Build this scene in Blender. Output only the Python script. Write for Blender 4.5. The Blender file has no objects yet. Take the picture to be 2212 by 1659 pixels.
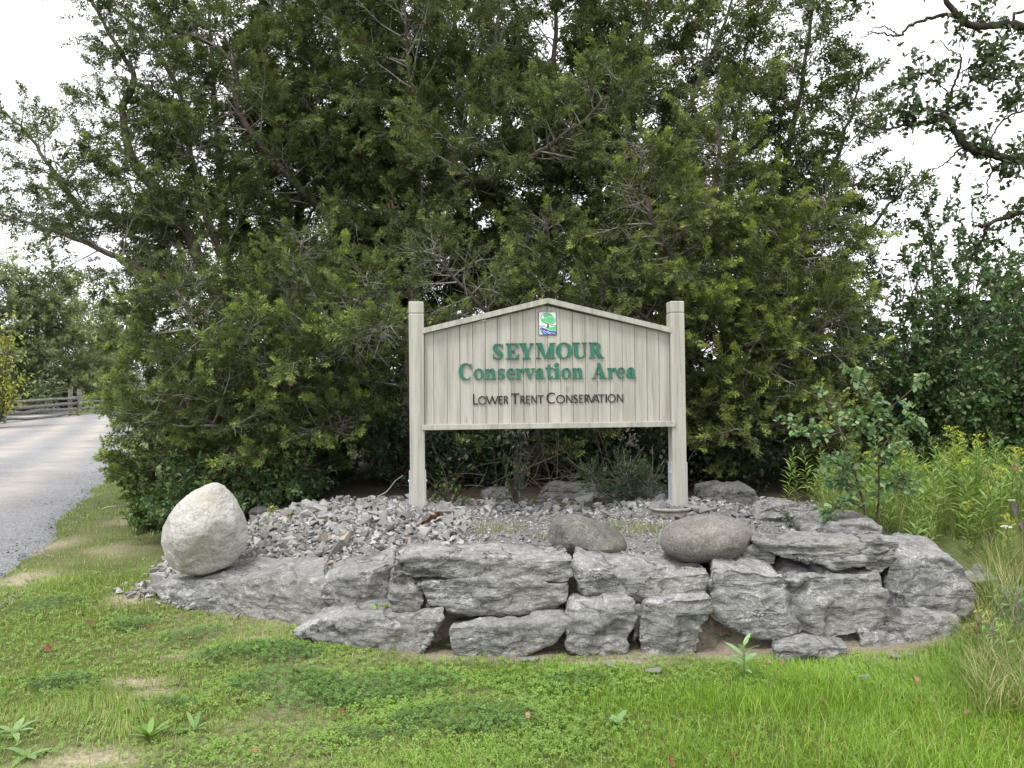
import bpy, math, random
import numpy as np
from mathutils import Matrix, Vector

random.seed(11)
rng = np.random.default_rng(11)
scene = bpy.context.scene
COL = scene.collection
R = math.radians

# ------------------------------------------------------------------ camera, sky, sun, exposure
EYE = Vector((0.0, 0.0, 1.65))
PITCH, ROLL, FPX, PW, PH = R(1.15), R(-0.62), 1661.0, 2212.0, 1659.0
cam_data = bpy.data.cameras.new('camera')
cam_data.sensor_width = 36.0
cam_data.lens = 36.0 * FPX / PW
cam_data.clip_start, cam_data.clip_end = 0.05, 900.0
cam = bpy.data.objects.new('camera', cam_data)
COL.objects.link(cam)
cam.matrix_world = Matrix.Translation(EYE) @ Matrix.Rotation(R(90) + PITCH, 4, 'X') @ Matrix.Rotation(ROLL, 4, 'Z')
scene.camera = cam
CAMR = cam.matrix_world.to_3x3()

world = bpy.data.worlds.new('World')
scene.world = world
world.use_nodes = True
wn, wl = world.node_tree.nodes, world.node_tree.links
wn.clear()
SUN_EL, SUN_AZ = R(64), R(212)      # azimuth measured clockwise from +Y (behind the camera, to the left)
w_out = wn.new('ShaderNodeOutputWorld')
w_bg = wn.new('ShaderNodeBackground')
w_sky = wn.new('ShaderNodeTexSky')
w_sky.sky_type = 'NISHITA'
w_sky.sun_disc = False
w_sky.sun_elevation = SUN_EL
w_sky.sun_rotation = SUN_AZ
w_mix = wn.new('ShaderNodeMix'); w_mix.data_type = 'RGBA'
w_tc = wn.new('ShaderNodeTexCoord')
w_no = wn.new('ShaderNodeTexNoise')
w_no.inputs['Scale'].default_value = 1.6
w_no.inputs['Detail'].default_value = 5.0
w_rp = wn.new('ShaderNodeValToRGB')
w_rp.color_ramp.elements[0].position = 0.30; w_rp.color_ramp.elements[0].color = (0.93, 0.93, 0.93, 1)
w_rp.color_ramp.elements[1].position = 0.62; w_rp.color_ramp.elements[1].color = (1, 1, 1, 1)
wl.new(w_tc.outputs['Generated'], w_no.inputs['Vector'])
wl.new(w_no.outputs['Fac'], w_rp.inputs['Fac'])
wl.new(w_rp.outputs['Color'], w_mix.inputs['Factor'])
wl.new(w_sky.outputs['Color'], w_mix.inputs['A'])
w_mix.inputs['B'].default_value = (9.9, 9.95, 10.05, 1)     # thin bright overcast
wl.new(w_mix.outputs['Result'], w_bg.inputs['Color'])
w_bg.inputs['Strength'].default_value = 0.10
wl.new(w_bg.outputs['Background'], w_out.inputs['Surface'])

sun_data = bpy.data.lights.new('sun', 'SUN')
sun_data.energy = 1.5
sun_data.angle = R(14)
sun_data.color = (1.0, 0.96, 0.89)
sun = bpy.data.objects.new('sun', sun_data)
COL.objects.link(sun)
_sd = Vector((math.sin(SUN_AZ) * math.cos(SUN_EL), math.cos(SUN_AZ) * math.cos(SUN_EL), math.sin(SUN_EL)))
sun.rotation_euler = _sd.to_track_quat('Z', 'Y').to_euler()
sun.location = _sd * 60

scene.view_settings.view_transform = 'Standard'
scene.view_settings.look = 'None'
scene.view_settings.exposure = 0.96
scene.view_settings.gamma = 1.0
scene.view_settings.use_curve_mapping = False
scene.render.engine = 'CYCLES'
cy = scene.cycles
cy.max_bounces = 7; cy.diffuse_bounces = 4; cy.glossy_bounces = 2
cy.transmission_bounces = 4; cy.transparent_max_bounces = 4
cy.caustics_reflective = False; cy.caustics_refractive = False
cy.use_adaptive_sampling = True; cy.adaptive_threshold = 0.015
cy.use_denoising = True
cy.denoiser = 'OPENIMAGEDENOISE'
cy.denoising_input_passes = 'RGB_ALBEDO_NORMAL'
scene.render.filter_size = 1.2


# ------------------------------------------------------------------ helpers
def at(px, py, y):
    """World point that lies at distance y ahead of the eye (photo measured in a 2212 x 1659 grid)."""
    d = CAMR @ Vector(((px - PW / 2) / FPX, -(py - PH / 2) / FPX, -1.0))
    return EYE + d * (y / d.y)


def ray(px, py):
    return CAMR @ Vector(((px - PW / 2) / FPX, -(py - PH / 2) / FPX, -1.0))


def hash3(i, j, k, s=0.0):
    v = np.sin(i * 127.1 + j * 311.7 + k * 74.7 + s * 53.3) * 43758.5453
    return v - np.floor(v)


def vnoise(p, s=0.0):
    i = np.floor(p); f = p - i
    u = f * f * (3 - 2 * f)
    o = 0.0
    for a in (0, 1):
        wa = u[:, 0] if a else 1 - u[:, 0]
        for b in (0, 1):
            wb = u[:, 1] if b else 1 - u[:, 1]
            for c in (0, 1):
                wc = u[:, 2] if c else 1 - u[:, 2]
                o = o + wa * wb * wc * hash3(i[:, 0] + a, i[:, 1] + b, i[:, 2] + c, s)
    return o * 2 - 1


def fbm(p, octv=4, s=0.0, gain=0.5):
    o, a, f = 0.0, 1.0, 1.0
    for k in range(octv):
        o = o + a * vnoise(p * f + 17.3 * k, s + k)
        a *= gain; f *= 2.03
    return o


def sstep(a, b, x):
    t = np.clip((x - a) / (b - a), 0, 1)
    return t * t * (3 - 2 * t)


def mk(name, V, F, mat=None, parent=None, col=None, smooth=False, loc=None):
    """One mesh object out of arrays: V (n,3), F an (m,k) array or a list of faces; col is a colour per vertex."""
    V = np.asarray(V, dtype=np.float64)
    if loc is not None:
        V = V - np.asarray(loc, dtype=np.float64)
    me = bpy.data.meshes.new(name)
    fs = F if isinstance(F, (list, tuple)) and len(F) and isinstance(F[0], np.ndarray) and F[0].ndim == 2 else [F]
    if isinstance(fs[0], np.ndarray):
        tot = np.concatenate([np.full(len(f), f.shape[1]) for f in fs]).astype(np.int32)
        idx = np.concatenate([f.ravel() for f in fs]).astype(np.int32)
        me.vertices.add(len(V)); me.vertices.foreach_set('co', V.astype(np.float32).ravel())
        me.loops.add(len(idx)); me.loops.foreach_set('vertex_index', idx)
        me.polygons.add(len(tot))
        me.polygons.foreach_set('loop_start', np.concatenate([[0], np.cumsum(tot)[:-1]]).astype(np.int32))
        me.polygons.foreach_set('loop_total', tot)
        me.update(calc_edges=True)
    else:
        me.from_pydata([tuple(v) for v in V], [], [tuple(int(i) for i in f) for f in F])
    if col is not None:
        ca = np.ones((len(V), 4), dtype=np.float32); ca[:, :3] = col
        at_ = me.attributes.new('tint', 'FLOAT_COLOR', 'POINT')
        at_.data.foreach_set('color', ca.ravel())
    me.polygons.foreach_set('use_smooth', np.full(len(me.polygons), bool(smooth)))
    if mat is not None:
        for m in (mat if isinstance(mat, (list, tuple)) else [mat]):
            me.materials.append(m)
    o = bpy.data.objects.new(name, me)
    COL.objects.link(o)
    if parent is not None:
        o.parent = parent
    if loc is not None:
        o.location = loc
    return o


def tag(o, label=None, cat=None, group=None, kind=None):
    if label: o['label'] = label
    if cat: o['category'] = cat
    if group: o['group'] = group
    if kind: o['kind'] = kind
    return o


def thing(name, label, cat, loc=(0, 0, 0), rotz=0.0, group=None):
    o = bpy.data.objects.new(name, None)
    o.empty_display_size = 0.2
    COL.objects.link(o)
    o.location = loc; o.rotation_euler = (0, 0, rotz)
    return tag(o, label, cat, group)


def dup(root, loc, rotz=0.0, label=None, scale=None):
    r = root.copy(); COL.objects.link(r)
    r.location = loc; r.rotation_euler = (0, 0, rotz)
    if scale is not None: r.scale = (scale, scale, scale)
    if label: r['label'] = label
    for ch in list(root.children):
        c = ch.copy(); COL.objects.link(c); c.parent = r
        for g in list(ch.children):
            d = g.copy(); COL.objects.link(d); d.parent = c
    return r


def box(x0, x1, y0, y1, z0, z1, ch=0.0):
    """Box with optionally chamfered edges (chamfer along all 12 edges)."""
    if ch <= 0:
        V = [(x0, y0, z0), (x1, y0, z0), (x1, y1, z0), (x0, y1, z0), (x0, y0, z1), (x1, y0, z1), (x1, y1, z1), (x0, y1, z1)]
        F = [(0, 3, 2, 1), (4, 5, 6, 7), (0, 1, 5, 4), (1, 2, 6, 5), (2, 3, 7, 6), (3, 0, 4, 7)]
        return np.array(V), F
    import bmesh
    V, F = box(x0, x1, y0, y1, z0, z1)
    bm = bmesh.new()
    vs = [bm.verts.new(v) for v in V]
    for f in F: bm.faces.new([vs[i] for i in f])
    bmesh.ops.bevel(bm, geom=bm.edges[:], offset=ch, segments=2, affect='EDGES', profile=0.5)
    bm.verts.index_update()
    V2 = np.array([v.co[:] for v in bm.verts]); F2 = [[v.index for v in f.verts] for f in bm.faces]
    bm.free()
    return V2, F2


def join(parts):
    """[(V,F list)] -> one V, F list."""
    V, F, o = [], [], 0
    for v, f in parts:
        V.append(np.asarray(v, dtype=float)); F += [tuple(int(i) + o for i in q) for q in f]; o += len(v)
    return np.concatenate(V), F


def tube(pts, rad, n=6, cap=True):
    """Tapered tube along pts; returns V, F list (quads + end caps)."""
    P = np.asarray(pts, dtype=float); m = len(P)
    rad = np.broadcast_to(np.asarray(rad, dtype=float), (m,))
    T = np.gradient(P, axis=0); T /= np.linalg.norm(T, axis=1)[:, None] + 1e-9
    up = np.array([0.0, 0, 1]) if abs(T[0, 2]) < 0.9 else np.array([1.0, 0, 0])
    V = []
    X = np.cross(T[0], up); X /= np.linalg.norm(X)
    a = np.arange(n) * 2 * np.pi / n
    for i in range(m):
        X = X - T[i] * (X @ T[i]); X /= np.linalg.norm(X) + 1e-9
        Y = np.cross(T[i], X)
        V.append(P[i] + rad[i] * (np.cos(a)[:, None] * X + np.sin(a)[:, None] * Y))
    V = np.concatenate(V); F = []
    for i in range(m - 1):
        for k in range(n):
            k2 = (k + 1) % n
            F.append((i * n + k, i * n + k2, (i + 1) * n + k2, (i + 1) * n + k))
    if cap:
        F.append(tuple(range(n - 1, -1, -1))); F.append(tuple((m - 1) * n + k for k in range(n)))
    return V, F


class Twigs:
    """Collects many thin three-sided tubes into arrays."""
    def __init__(self): self.V, self.F, self.n = [], [], 0

    def add(self, pts, r0, r1, n=3):
        P = np.asarray(pts, dtype=float); m = len(P)
        V, F = tube(P, np.linspace(r0, r1, m), n, cap=False)
        self.V.append(V); self.F.append(np.array(F) + self.n); self.n += len(V)

    def get(self): return np.concatenate(self.V), np.concatenate(self.F)


def frames(d, roll):
    """Rotation matrices (k,3,3) whose +Y axis follows d; roll turns about it."""
    d = d / (np.linalg.norm(d, axis=1)[:, None] + 1e-9)
    up = np.tile(np.array([0.0, 0, 1]), (len(d), 1))
    flat = np.abs(d[:, 2]) > 0.95
    up[flat] = (1.0, 0, 0)
    x = np.cross(d, up); x /= np.linalg.norm(x, axis=1)[:, None] + 1e-9
    z = np.cross(x, d)
    c, s = np.cos(roll)[:, None], np.sin(roll)[:, None]
    x2 = x * c + z * s; z2 = -x * s + z * c
    return np.stack([x2, d, z2], axis=2)


def scatter(tv, tf, pos, rot, scale, col=None, tcol=None):
    """Copies of template (tv, tf) at pos; returns V, F, C arrays. tcol (n,) multiplies brightness along the template."""
    k, n = len(pos), len(tv)
    sc = np.asarray(scale, dtype=float)
    sc = sc[:, None, None] if sc.ndim == 1 else sc[:, None, :]
    L = np.broadcast_to(tv[None], (k, n, 3)) * sc
    V = np.einsum('kij,knj->kni', rot, L) + pos[:, None, :]
    F = (tf[None] + (np.arange(k) * n)[:, None, None]).reshape(-1, tf.shape[1])
    C = None
    if col is not None:
        C = np.repeat(col[:, None, :], n, axis=1)
        if tcol is not None:
            C = C * tcol[None, :, :] if tcol.ndim == 2 else C * tcol[None, :, None]
        C = C.reshape(-1, 3)
    return V.reshape(-1, 3), F, C


def merge(parts):
    V, F, C, o = [], [], [], 0
    for v, f, c in parts:
        V.append(v); F.append(f + o); C.append(c); o += len(v)
    return np.concatenate(V), np.concatenate(F), np.concatenate(C)


# ------------------------------------------------------------------ materials
class NT:
    def __init__(self, name):
        self.m = bpy.data.materials.new(name); self.m.use_nodes = True
        self.t = self.m.node_tree; self.n = self.t.nodes; self.l = self.t.links
        self.n.clear()
        self.out = self.n.new('ShaderNodeOutputMaterial')
        self.tc = self.n.new('ShaderNodeTexCoord')

    def new(self, kind, **kw):
        nd = self.n.new('ShaderNode' + kind)
        for k, v in kw.items():
            if k in nd.inputs:
                if hasattr(v, 'is_output'): self.l.new(v, nd.inputs[k])
                else: nd.inputs[k].default_value = v
            else: setattr(nd, k, v)
        return nd

    def link(self, a, b): self.l.new(a, b)

    def coords(self, scale=(1, 1, 1), rot=(0, 0, 0), world=False):
        if world:
            g = self.n.new('ShaderNodeNewGeometry'); src = g.outputs['Position']
        else: src = self.tc.outputs['Object']
        mp = self.n.new('ShaderNodeMapping')
        mp.inputs['Scale'].default_value = scale; mp.inputs['Rotation'].default_value = rot
        self.l.new(src, mp.inputs['Vector'])
        return mp.outputs['Vector']

    def noise(self, vec, scale, detail=4.0, rough=0.55, dist=0.0):
        nd = self.new('TexNoise', Vector=vec)
        nd.inputs['Scale'].default_value = scale; nd.inputs['Detail'].default_value = detail
        nd.inputs['Roughness'].default_value = rough; nd.inputs['Distortion'].default_value = dist
        return nd.outputs['Fac']

    def ramp(self, fac, stops):
        nd = self.n.new('ShaderNodeValToRGB')
        el = nd.color_ramp.elements
        while len(el) < len(stops): el.new(0.5)
        for e, (p, c) in zip(el, stops):
            e.position = p; e.color = (*c, 1) if isinstance(c, tuple) else (c, c, c, 1)
        self.l.new(fac, nd.inputs['Fac'])
        return nd.outputs['Color']

    def mix(self, fac, a, b, mode='MIX'):
        nd = self.n.new('ShaderNodeMix'); nd.data_type = 'RGBA'; nd.blend_type = mode
        for s, v in (('Factor', fac), ('A', a), ('B', b)):
            i = nd.inputs[s]
            if hasattr(v, 'is_output'): self.l.new(v, i)
            elif s == 'Factor': i.default_value = v
            else: i.default_value = (*v, 1) if len(v) == 3 else v
        return nd.outputs['Result']

    def math(self, op, a, b=0.0):
        nd = self.n.new('ShaderNodeMath'); nd.operation = op
        for i, v in ((0, a), (1, b)):
            if hasattr(v, 'is_output'): self.l.new(v, nd.inputs[i])
            else: nd.inputs[i].default_value = v
        return nd.outputs[0]

    def bump(self, h, strength=0.5, dist=0.01, normal=None):
        nd = self.n.new('ShaderNodeBump')
        nd.inputs['Strength'].default_value = strength; nd.inputs['Distance'].default_value = dist
        self.l.new(h, nd.inputs['Height'])
        if normal is not None: self.l.new(normal, nd.inputs['Normal'])
        return nd.outputs['Normal']

    def surface(self, color, rough=0.9, normal=None, spec=0.25, metallic=0.0):
        p = self.n.new('ShaderNodeBsdfPrincipled')
        if hasattr(color, 'is_output'): self.l.new(color, p.inputs['Base Color'])
        else: p.inputs['Base Color'].default_value = (*color, 1)
        if hasattr(rough, 'is_output'): self.l.new(rough, p.inputs['Roughness'])
        else: p.inputs['Roughness'].default_value = rough
        p.inputs['Specular IOR Level'].default_value = spec
        p.inputs['Metallic'].default_value = metallic
        if normal is not None: self.l.new(normal, p.inputs['Normal'])
        self.l.new(p.outputs['BSDF'], self.out.inputs['Surface'])
        return self.m


def leaf_mat(name, trans=0.3, rough=0.55, spec=0.3, gain=1.0):
    """Foliage: colour from the 'tint' attribute, some light shining through."""
    t = NT(name)
    a = t.new('Attribute', attribute_name='tint')
    c = a.outputs['Color']
    if gain != 1.0: c = t.mix(1.0, c, (gain, gain, gain), 'MULTIPLY')
    p = t.n.new('ShaderNodeBsdfPrincipled')
    t.link(c, p.inputs['Base Color'])
    p.inputs['Roughness'].default_value = rough
    p.inputs['Specular IOR Level'].default_value = spec
    tr = t.n.new('ShaderNodeBsdfTranslucent')
    t.link(t.mix(1.0, c, (1.25, 1.35, 0.75), 'MULTIPLY'), tr.inputs['Color'])
    mx = t.n.new('ShaderNodeMixShader'); mx.inputs[0].default_value = trans
    t.link(p.outputs['BSDF'], mx.inputs[1]); t.link(tr.outputs['BSDF'], mx.inputs[2])
    t.link(mx.outputs[0], t.out.inputs['Surface'])
    return t.m


def rock_mat(name, dark, mid, light, vein=0.5, band=1.0, scale=1.0, warm=None, bump=1.0, crk=True):
    """Broken limestone: grey mottling, thin pale calcite lines, stains, chipped facets and a few bedding cracks."""
    t = NT(name)
    v = t.coords()
    vs = t.coords(scale=(1.0, 1.0, 1.0 + 1.1 * band))
    n1 = t.noise(vs, 2.4 * scale, 7, 0.60, 0.5)
    n2 = t.noise(v, 17 * scale, 6, 0.72)
    base = t.ramp(n1, [(0.30, dark), (0.50, mid), (0.72, light)])
    base = t.mix(0.58, base, t.ramp(n2, [(0.33, dark), (0.5, mid), (0.67, light)]))
    # calcite lines
    w = t.noise(vs, 6.5 * scale, 6, 0.62, 1.6)
    d = t.math('ABSOLUTE', t.math('SUBTRACT', w, 0.5))
    line = t.ramp(d, [(0.0, 1.0), (0.012, 0.4), (0.03, 0.0)])
    brk = t.ramp(t.noise(v, 4.0 * scale, 3), [(0.44, 0.0), (0.6, 1.0)])
    base = t.mix(t.math('MULTIPLY', t.math('MULTIPLY', line, brk), vein), base, tuple(min(0.6, c * 1.7) for c in light))
    if crk:
        ck = t.math('ABSOLUTE', t.math('SUBTRACT', t.noise(t.coords(scale=(0.7, 0.7, 4.0 * band)), 1.7 * scale, 6, 0.6, 0.7), 0.44))
        crack = t.ramp(ck, [(0.0, 0.0), (0.006, 0.6), (0.013, 1.0)])
        base = t.mix(1.0, base, t.ramp(crack, [(0.0, 0.42), (1.0, 1.0)]), 'MULTIPLY')
    sp = t.ramp(t.noise(v, 95 * scale, 2, 0.5), [(0.30, 0.74), (0.5, 1.0), (0.72, 1.22)])
    base = t.mix(1.0, base, sp, 'MULTIPLY')
    if warm:
        wf = t.ramp(t.noise(v, 1.9 * scale, 4, 0.6), [(0.52, 0.0), (0.72, 0.75)])
        base = t.mix(wf, base, warm)
    # chipped facets: tilted cells at two sizes, then grain
    nb = None
    for sc_, st_, ds_ in ((5.0, 0.55, 0.07), (13.0, 0.50, 0.03)):
        vo = t.new('TexVoronoi', Vector=t.mix(0.12, vs, t.new('TexNoise', Vector=v, Scale=7.0 * scale).outputs['Color']), feature='F1')
        vo.inputs['Scale'].default_value = sc_ * scale
        nb = t.bump(vo.outputs['Distance'], st_ * bump, ds_, nb)
    if crk: nb = t.bump(crack, 0.6 * bump, 0.02, nb)
    nb = t.bump(t.noise(vs, 11 * scale, 8, 0.68, 0.3), 0.6 * bump, 0.03, nb)
    nb = t.bump(t.noise(v, 60 * scale, 4, 0.7), 0.5 * bump, 0.006, nb)
    return t.surface(base, 0.92, nb, 0.2)


M = {}
M['limestone'] = rock_mat('limestone', (0.105, 0.105, 0.104), (0.205, 0.204, 0.202), (0.375, 0.373, 0.368), 0.85, 1.0, 1.0, (0.205, 0.192, 0.168))
M['limestone_shaded'] = rock_mat('limestone_shaded', (0.05, 0.05, 0.05), (0.095, 0.094, 0.093), (0.165, 0.164, 0.162), 0.5, 1.1, 1.0)  # limestone darkened: the shade under the cedars is put into its colour
M['shale'] = rock_mat('shale', (0.105, 0.104, 0.103), (0.205, 0.204, 0.201), (0.35, 0.347, 0.342), 0.4, 2.2, 1.3, (0.30, 0.285, 0.25))
M['rubble'] = rock_mat('rubble', (0.105, 0.104, 0.103), (0.22, 0.2185, 0.216), (0.37, 0.368, 0.363), 0.4, 0.6, 3.0, None, 0.6, crk=False)
M['granite_pale'] = rock_mat('granite_pale', (0.21, 0.205, 0.19), (0.40, 0.39, 0.365), (0.56, 0.55, 0.525), 0.25, 0.45, 2.6, (0.37, 0.325, 0.265), 0.35, crk=False)
M['granite_brown'] = rock_mat('granite_brown', (0.070, 0.065, 0.060), (0.165, 0.155, 0.143), (0.32, 0.305, 0.285), 0.0, 0.35, 4.5, None, 0.35, crk=False)
M['boulder_dark'] = rock_mat('boulder_dark', (0.055, 0.054, 0.049), (0.105, 0.103, 0.094), (0.20, 0.197, 0.178), 0.75, 0.5, 1.6, (0.165, 0.155, 0.115), 0.35, crk=False)
M['bark'] = None
# ------------------------------------------------------------------ terrain
WX = np.array([-9, -3.75, -2.99, -2.2, -1.38, -0.86, -0.72, 0.5, 2.4, 3.2, 4.6, 9.0])
WY = np.array([7.6, 6.9, 6.45, 6.05, 5.62, 5.54, 5.06, 4.98, 5.03, 5.3, 5.75, 7.2])
RIN = np.array([(-3.6, 3.0), (-3.95, 5.0), (-4.5, 6.7), (-6.2, 10.9), (-8.4, 16.5), (-12.5, 25.0), (-20.0, 41.0), (-33.0, 62.0)])
ROUT = np.array([(-13, 3.0), (-13.2, 6.0), (-14.0, 11.0), (-16.0, 18.0), (-19.0, 26.0), (-22.5, 33.0), (-31.0, 47.0), (-46.0, 66.0)])


def wall_y(x): return np.interp(x, WX, WY)


def road_in(y): return np.interp(y, RIN[:, 1], RIN[:, 0])


def road_out(y): return np.interp(y, ROUT[:, 1], ROUT[:, 0])


def H0(x, y):
    x = np.asarray(x, dtype=float); y = np.asarray(y, dtype=float)
    z = 0.030 * np.clip(y - 6.0, 0, 60) * sstep(2.0, -4.5, x)
    back = 0.14 * sstep(7.5, 12.0, y) * sstep(-4.5, 0, x)
    s = y - wall_y(x)
    front = np.where(x < -0.72, 0.40 * sstep(0.12, 0.38, s) + 0.60 * sstep(0.35, 1.5, s), np.where(x < 3.1, 0.82 * sstep(0.16, 0.42, s) + 0.18 * sstep(0.6, 1.7, s), sstep(-0.2, 2.0, s)))
    plan = 0.50 * front * sstep(-3.9, -2.1, x - 0.22 * np.clip(y - 7.2, 0, 4) * 0.5)
    mound = 0.09 * np.exp(-((x + 1.0) ** 2 / 0.55 + (y - 7.25) ** 2 / 0.30)) + 0.08 * np.exp(-((x - 1.75) ** 2 / 0.35 + (y - 7.75) ** 2 / 0.2))
    return z + back + plan + mound


def H(x, y):
    x = np.asarray(x, dtype=float); y = np.asarray(y, dtype=float)
    sh = x.shape
    p = np.stack([x.ravel(), y.ravel(), np.zeros(x.size)], axis=1)
    near = sstep(30, 12, np.hypot(p[:, 0], p[:, 1]))
    b = (0.020 * fbm(p * 1.3, 3, 3.0) + 0.008 * vnoise(p * 5.0, 9.0)) * near
    ins = in_road(p[:, 0], p[:, 1])
    return (H0(p[:, 0], p[:, 1]) + b * (1 - ins)).reshape(sh)


def in_road(x, y):
    a = road_in(y); b = road_out(y)
    w = 0.10 * vnoise(np.stack([x * 0, y * 1.4, x * 0], axis=1), 4.0) if np.ndim(x) else 0
    return sstep(0.10, -0.25, x - a - w) * sstep(-0.4, 0.3, x - b) * sstep(0.5, 3.5, y)


def ground(px, py):
    """Where the line of sight through a photo point meets the terrain."""
    d = ray(px, py); t = 2.0
    lo = None
    for k in range(600):
        p = EYE + d * t
        if p.z < float(H0(p.x, p.y)):
            for _ in range(18):
                tm = (lo + t) / 2; q = EYE + d * tm
                if q.z < float(H0(q.x, q.y)): t = tm
                else: lo = tm
            q = EYE + d * t
            return np.array([q.x, q.y, float(H(np.array([q.x]), np.array([q.y]))[0])])
        lo = t; t *= 1.02
    return np.array(p)


def gxy(px, py):
    g = ground(px, py); return g[0], g[1]


def patch(x, y, spots):
    w = np.zeros_like(x)
    for px, py, rx_, ry_, a in spots:
        cx, cy_ = gxy(px, py)
        w = np.maximum(w, a * np.exp(-(((x - cx) / rx_) ** 2 + ((y - cy_) / ry_) ** 2) ** 1.1))
    return w


BARE = [(295, 1478, 0.22, 0.10, 1.0), (330, 1500, 0.16, 0.09, .9), (200, 1640, 0.26, 0.14, 1.0), (100, 1650, 0.2, 0.1, .8), (380, 1415, 0.18, 0.10, .8), (560, 1375, 0.22, 0.08, .7), (300, 1290, 0.24, 0.26, 1.0), (250, 1190, 0.32, 0.30, .6),
        (300, 1120, 0.35, 0.4, .7), (40, 1255, 0.28, 0.3, .9), (120, 1180, 0.22, 0.4, .8), (1290, 1432, 0.40, 0.07, .9), (960, 1418, 0.12, 0.10, .9), (1150, 1425, .25, .05, .8), (1560, 1415, 0.22, 0.10, .9), (1640, 1400, .3, .1, .8)]


def axis(parts):
    out = [parts[0][0]]
    for a, b, st in parts:
        out += list(np.linspace(a, b, max(2, int(round((b - a) / st)) + 1))[1:])
    return np.array(out)


gx = axis([(-420, -60, 40), (-60, -16, 4), (-16, -6.5, 0.5), (-6.5, -4.5, 0.12), (-4.5, 5.0, 0.075), (5.0, 12, 0.5), (12, 60, 4), (60, 420, 40)])
gy = axis([(-60, -2, 8), (-2, 2.8, 0.4), (2.8, 8.2, 0.065), (8.2, 16, 0.25), (16, 70, 2.5), (70, 620, 50)])
GX, GY = np.meshgrid(gx, gy)
GZ = H(GX, GY)
PX, PY = GX.ravel(), GY.ravel()
RD = in_road(PX, PY)
GZf = GZ.ravel() - 0.05 * RD
nx, ny = len(gx), len(gy)
ii = (np.arange(ny - 1)[:, None] * nx + np.arange(nx - 1)[None, :]).ravel()
TF = np.stack([ii, ii + 1, ii + nx + 1, ii + nx], axis=1)


def planter(x, y):
    s = y - wall_y(x)
    return sstep(0.0, 0.06, s - np.where(x < -0.75, 0.03, 0.40)) * sstep(-3.35, -2.7, x + 0.25 * (y - 6.5)) * sstep(8.6, 8.1, y) * sstep(3.6, 3.1, x)


pn = np.stack([PX, PY, PX * 0], axis=1)
pl = np.clip(planter(PX, PY), 0, 1)
bank = sstep(0.04, 0.14, PY - wall_y(PX)) * sstep(0.40, 0.28, PY - wall_y(PX)) * sstep(-0.9, -0.7, PX) * sstep(3.4, 2.6, PX)
foot = sstep(-0.22, -0.02, PY - wall_y(PX) + 0.12 * fbm(pn * 2.6, 3, 7.0)) * sstep(0.5, 0.2, PY - wall_y(PX)) * sstep(-1.2, 0.0, PX) * sstep(3.4, 2.8, PX)
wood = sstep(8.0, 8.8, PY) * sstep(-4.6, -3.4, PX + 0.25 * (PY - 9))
c_lawn = np.array([0.115, 0.135, 0.050]); c_dry = np.array([0.33, 0.29, 0.205]); c_grav = np.array([0.17, 0.17, 0.17])
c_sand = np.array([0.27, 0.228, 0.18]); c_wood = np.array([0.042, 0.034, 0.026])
dry = np.clip(0.12 + 0.8 * fbm(pn * 0.9, 4, 21.0), 0, 1) * sstep(0.8, -2.6, PX) * sstep(9, 3.5, PY)
dry = np.maximum(dry, np.clip(1.3 * patch(PX, PY, BARE), 0, 1))
GC = c_lawn + (c_dry - c_lawn) * dry[:, None]
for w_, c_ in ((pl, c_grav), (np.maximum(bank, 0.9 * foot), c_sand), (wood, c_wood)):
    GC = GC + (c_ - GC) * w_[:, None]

t = NT('soil')
a_ = t.new('Attribute', attribute_name='tint')
v_ = t.coords(world=True)
g1 = t.ramp(t.noise(v_, 38, 5, 0.65), [(0.25, 0.55), (0.5, 1.0), (0.78, 1.5)])
g2 = t.ramp(t.noise(v_, 3.0, 4, 0.6), [(0.3, 0.8), (0.7, 1.15)])
cc = t.mix(1.0, t.mix(1.0, a_.outputs['Color'], g1, 'MULTIPLY'), g2, 'MULTIPLY')
vo = t.new('TexVoronoi', Vector=v_); vo.inputs['Scale'].default_value = 70
nb = t.bump(vo.outputs['Distance'], 0.5, 0.012)
nb = t.bump(t.noise(v_, 55, 5, 0.7), 0.7, 0.02, nb)
M['soil'] = t.surface(cc, 0.97, nb, 0.1)
tag(mk('ground', np.stack([PX, PY, GZf], axis=1), TF, M['soil'], col=GC, smooth=True), kind='structure')

# ------------------------------------------------------------------ gravel road
t = NT('road_gravel')
v_ = t.coords(world=True)
vo = t.new('TexVoronoi', Vector=v_); vo.inputs['Scale'].default_value = 42
vo2 = t.new('TexVoronoi', Vector=v_); vo2.inputs['Scale'].default_value = 95
st = t.ramp(t.math('ADD', t.math('MULTIPLY', vo.outputs['Color'], 0.5), t.math('MULTIPLY', vo2.outputs['Color'], 0.5)), [(0.2, (0.133, 0.137, 0.152)), (0.5, (0.229, 0.233, 0.248)), (0.8, (0.340, 0.340, 0.348))])
a_ = t.new('Attribute', attribute_name='tint')
fine = t.ramp(t.noise(v_, 60, 4, 0.7), [(0.3, (0.310, 0.288, 0.258)), (0.7, (0.430, 0.404, 0.370))])
trk = t.math('MULTIPLY', a_.outputs['Fac'], t.ramp(t.noise(v_, 1.7, 5, 0.6), [(0.3, 0.35), (0.62, 1.0)]))
cc = t.mix(trk, st, fine)
cc = t.mix(1.0, cc, t.ramp(t.noise(v_, 0.5, 4), [(0.3, 0.85), (0.7, 1.12)]), 'MULTIPLY')
nb = t.bump(vo.outputs['Distance'], 0.6, 0.02)
nb = t.bump(vo2.outputs['Distance'], 0.5, 0.01, nb)
M['road'] = t.surface(cc, 0.95, nb, 0.15)
ry = axis([(2.5, 14, 0.16), (14, 60, 1.2)])
s_ = np.linspace(0, 1, 60)
RX = road_in(ry)[:, None] * (1 - s_) + road_out(ry)[:, None] * s_
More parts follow.
